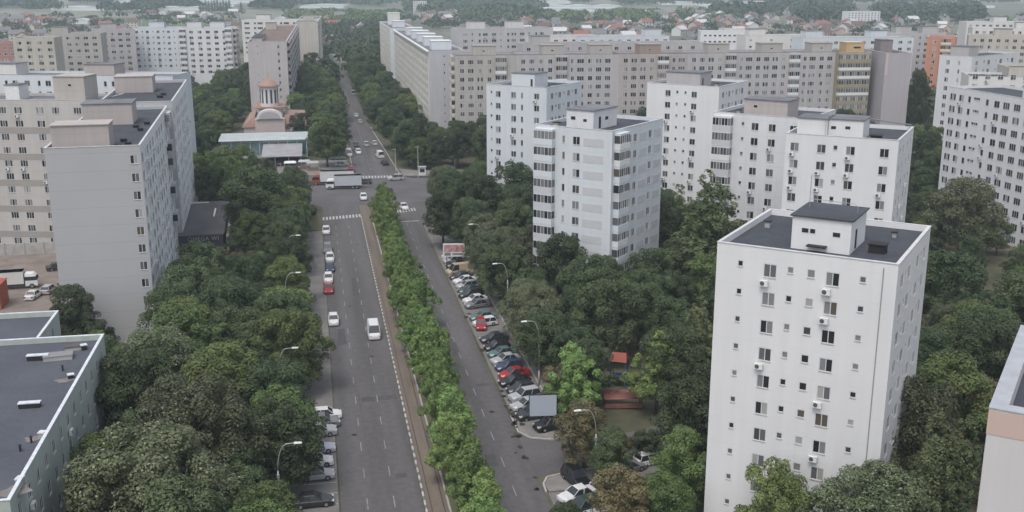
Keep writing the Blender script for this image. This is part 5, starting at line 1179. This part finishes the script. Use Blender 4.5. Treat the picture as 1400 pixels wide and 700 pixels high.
wood('light green garden trees left and right above the slabs', [(395, 545, 18, 34, 190), (640, 800, 18, 30, 70), (820, 900, 16, 30, 70), (930, 1010, 14, 28, 50)], 'fresh', H=(6, 9), Rr=(4, 6.5))
wood('trees around the roofs at the upper end of the far street', [(412, 470, 34, 78, 90), (470, 535, 34, 75, 120)], 'dense', H=(7, 11), Rr=(4, 6), per=110, leaf=.75)
wood('garden trees between far houses', [(700, 1060, 22, 60, 170), (1060, 1400, 24, 60, 110), (0, 180, 24, 60, 70), (170, 340, 18, 36, 30), (540, 700, 20, 40, 60)], 'dense', H=(6, 10), Rr=(3.5, 5.5))
wood('mid distance trees filling gaps between the slab blocks', [(-20, 620, 70, 120, 130), (620, 1420, 70, 130, 230), (1210, 1330, 120, 180, 60), (470, 560, 75, 110, 30), (0, 60, 85, 100, 20)], 'dense', per=110, leaf=.75)
for i, px in enumerate(list(np.linspace(274, 314, 11))+[330, 388, 396]):
    x, y = G(px, 17+U(-.5, .5)); tree(x, y, 'poplar', U(.75, .95), 'far slim poplar, %s from the left in the spaced row at the top left' % ORD(i+1), 'far poplar row at the top left', 1.1)

# fields, strips, greenhouses on the far plain
FLD = [mat('field_green', (.10, .14, .07), .95, var=.2, scale=.01), mat('field_pale', (.20, .20, .15), .95, var=.15, scale=.01), mat('field_brown', (.17, .13, .10), .95, var=.15, scale=.01)]
for i, (x0, x1, y0, y1) in enumerate(((-20, 400, 13, 24), (390, 560, 12, 30), (1280, 1420, 22, 30), (700, 960, 10, 18), (-20, 150, 26, 34), (150, 345, 25, 36), (820, 960, 18.5, 27), (-60, 1460, -8, 5))):
    sheet('field', [G(x0, y1), G(x1, y1), G(x1, y0), G(x0, y0)], .02+.004*i, FLD[(1, 0, 0, 1, 2, 0, 0, 1)[i]])
GH = mat('greenhouse_film', (.46, .5, .52), .5, var=.15, scale=.05)
for i, (px, py, wpx, hpx, lab) in enumerate(((70, 12, 215, 3, 'long pale greenhouse range at the top left'), (250, 7, 70, 2.5, 'pale greenhouse at the top left beside dark trees'), (410, 9, 60, 2.5, 'pale flat warehouse top, left of centre'), (740, 9, 110, 4, 'broad pale greenhouse range at the top centre'), (735, 14, 95, 2.5, 'second greenhouse strip below the broad range, top centre'),
        (905, 5, 60, 2, 'pale thin greenhouse strip right of the broad range'), (960, 9, 60, 2.2, 'slanting pale strip roof, top right of centre'), (1230, 9, 130, 2, 'thin pale roof line at the top right'), (160, 2, 190, 1.8, 'uppermost pale strip roof at the top left'), (650, 3, 130, 2.2, 'uppermost pale strip roof, top centre'), (98, 30, 22, 4, 'small white domed hall roof, upper left'), (375, 28, 14, 3, 'small white shed at the end of the far street, left'))):
    x, y = G(px, py+hpx*.5+1); q = PX(x, y, 0)[2]; W = wpx*q/F; D = 60 if wpx > 40 else 18; o = empty('greenhouse', (x, y, 0), RD(-YAW*57.3), lab, 'greenhouse', 'pale roofs on the far plain')
    n = max(1, int(W/45)); b = MB(); r = MB()
    b.box(0, W, 0, D, 0, 4.5, P_WHITE); b.obj('wall', o)
    for k in range(n): r.frustum([(k*W/n, -.3, 4.51), ((k+1)*W/n-.4, -.3, 4.51), ((k+1)*W/n-.4, D+.3, 4.51), (k*W/n, D+.3, 4.51)], [((k+.4)*W/n, 0, 6.5), ((k+.6)*W/n, 0, 6.5), ((k+.6)*W/n, D, 6.5), ((k+.4)*W/n, D, 6.5)], GH)
    r.obj('roof', o)

# far houses
HWALL = [mat('house_cream', (.5, .46, .4), .9), mat('house_white', (.58, .57, .56), .9), mat('house_pink', (.5, .36, .33), .9), mat('house_grey', (.36, .35, .36), .9)]
HROOF = [mat('tiles_red', (.24, .11, .085), .9, var=.15), mat('tiles_brown', (.13, .085, .075), .9, var=.15), mat('roof_grey', (.17, .165, .17), .9, var=.15), mat('roof_white', (.5, .5, .5), .7)]
HP = {}
def house_meshes(w, r, big):
    k = (w, r, big)
    if k in HP: return HP[k]
    L_, D, h = (13, 10, 6.2) if big else (9.5, 8.5, 4.2); a = MB(); a.box(-L_/2, L_/2, -D/2, D/2, 0, h, HWALL[w])
    for s_ in (-1, 1): a.face([(s_*L_/2, -D/2, h), (s_*L_/2, D/2, h), (s_*L_/2, 0, h+D*.3)], HWALL[w])
    e = MB(); e.face([(-L_/2-.5, -D/2-.6, h-.2), (L_/2+.5, -D/2-.6, h-.2), (L_/2+.5, 0, h+D*.33), (-L_/2-.5, 0, h+D*.33)], HROOF[r]); e.face([(-L_/2-.5, D/2+.6, h-.2), (-L_/2-.5, 0, h+D*.33), (L_/2+.5, 0, h+D*.33), (L_/2+.5, D/2+.6, h-.2)], HROOF[r])
    g = [(q*L_, -D/2, z) for q in (-.3, 0, .3) for z in ((1.2, 4.0) if big else (1.2,))]
    if 'hw' not in WC: hw = MB(); hw.box(-.6, .6, -.03, -.004, 0, 1.35, DARK); WC['hw'] = hw.mesh('window')
    c = MB(); c.box(L_*.2, L_*.2+.8, .4, 1.2, h+1, h+D*.33+1, HWALL[2])
    HP[k] = (a.mesh('wall'), e.mesh('roof'), g, c.mesh('chimney')); return HP[k]
RN = ['red', 'brown', 'grey', 'white']; WN = ['cream', 'white', 'pink', 'grey']
def place_houses(n, fx, fy, where, rw=(2, 4, 4, 4)):
    k = 0; tries = 0; NEW = []
    while k < n and tries < n*12:
        tries += 1; px, py = fx(), fy(); x, y = G(px, py)
        if any(inside((x, y), f, 9) for f in FOOT) or any(math.hypot(x-a, y-b) < 15 for a, b in HS): continue
        HS.append((x, y)); w_, r_, bg_ = random.randrange(4), random.choices(range(4), rw)[0], random.random() < .45
        a, e, g, c = house_meshes(w_, r_, bg_)
        o = empty('house', (x, y, 0), random.choice((0, .2, 1.57, 1.4, -.3, .7)), '%s%s house, %s roof %s' % ('tall ' if bg_ else 'low ', WN[w_], RN[r_], where), 'house', 'far houses, %s' % where); NEW.append((px, o))
        put('wall', a, o); rr = put('roof', e, o)
        for q in g: put('window', WC['hw'], o, q)
        put('chimney', c, rr); k += 1
    for i, (_, o) in enumerate(sorted(NEW, key=lambda t: t[0])): o['label'] = o['label'].replace(' '+where, ', %s from left %s' % (ORD(i+1), where))
HS = []
place_houses(44, lambda: U(700, 880), lambda: U(28, 58), 'behind the long slab, left of centre')
place_houses(48, lambda: U(880, 1060), lambda: U(20, 52), 'behind the long slab, right of centre')
place_houses(40, lambda: U(1020, 1180), lambda: U(12, 50), 'in the upper right quarter', (5, 4, 2, 1))
place_houses(26, lambda: U(1180, 1400), lambda: U(24, 55), 'near the upper right corner')
place_houses(22, lambda: U(410, 560), lambda: U(24, 68), 'at the upper end of the far street')
place_houses(30, lambda: U(0, 180), lambda: U(26, 62), 'in the upper left corner', (4, 4, 4, 1))
place_houses(18, lambda: U(170, 340), lambda: U(18, 40), 'above the upper left slabs')
place_houses(14, lambda: U(560, 700), lambda: U(12, 38), 'behind the balconied slab')
t = far_block

# white villa right of the lavender end wall
x, y = G(1225, 150); o = empty('villa', (x, y, 0), RD(-30), 'white low-rise with tiled roof and wide windows below the orange tower', 'building')
b = MB(); b.box(0, 18, 0, 12, 0, 8.5, W_WHITE2); b.obj('wall', o); b = MB(); b.box(-.8, 18.8, -.8, 12.8, 8.51, 9.1, mat('tiles_dark', (.12, .1, .1), .9)); b.obj('roof', o)
for k in (0, 1):
    for i in range(4): b = MB(); b.box(1+i*4.3, 4.2+i*4.3, -.08, -.004, 2.2+k*3.6, 4.0+k*3.6, BL); b.obj('window', o)

# ------------------------------------------------------------------ haze
hz = MB(); hz.box(-2700, 3500, -210, 5300, -1, 62, mat('haze_air', (1, 1, 1)))
ho = tag(hz.obj('haze'), kind='stuff'); m = M['haze_air']; n = m.node_tree.nodes; L = m.node_tree.links; n.remove(n['Principled BSDF'])
pv = n.new('ShaderNodeVolumePrincipled'); pv.inputs['Color'].default_value = (.78, .92, 1, 1); pv.inputs['Density'].default_value = .00021; pv.inputs['Anisotropy'].default_value = 0.
L.new(pv.outputs[0], n['Material Output'].inputs['Volume'])
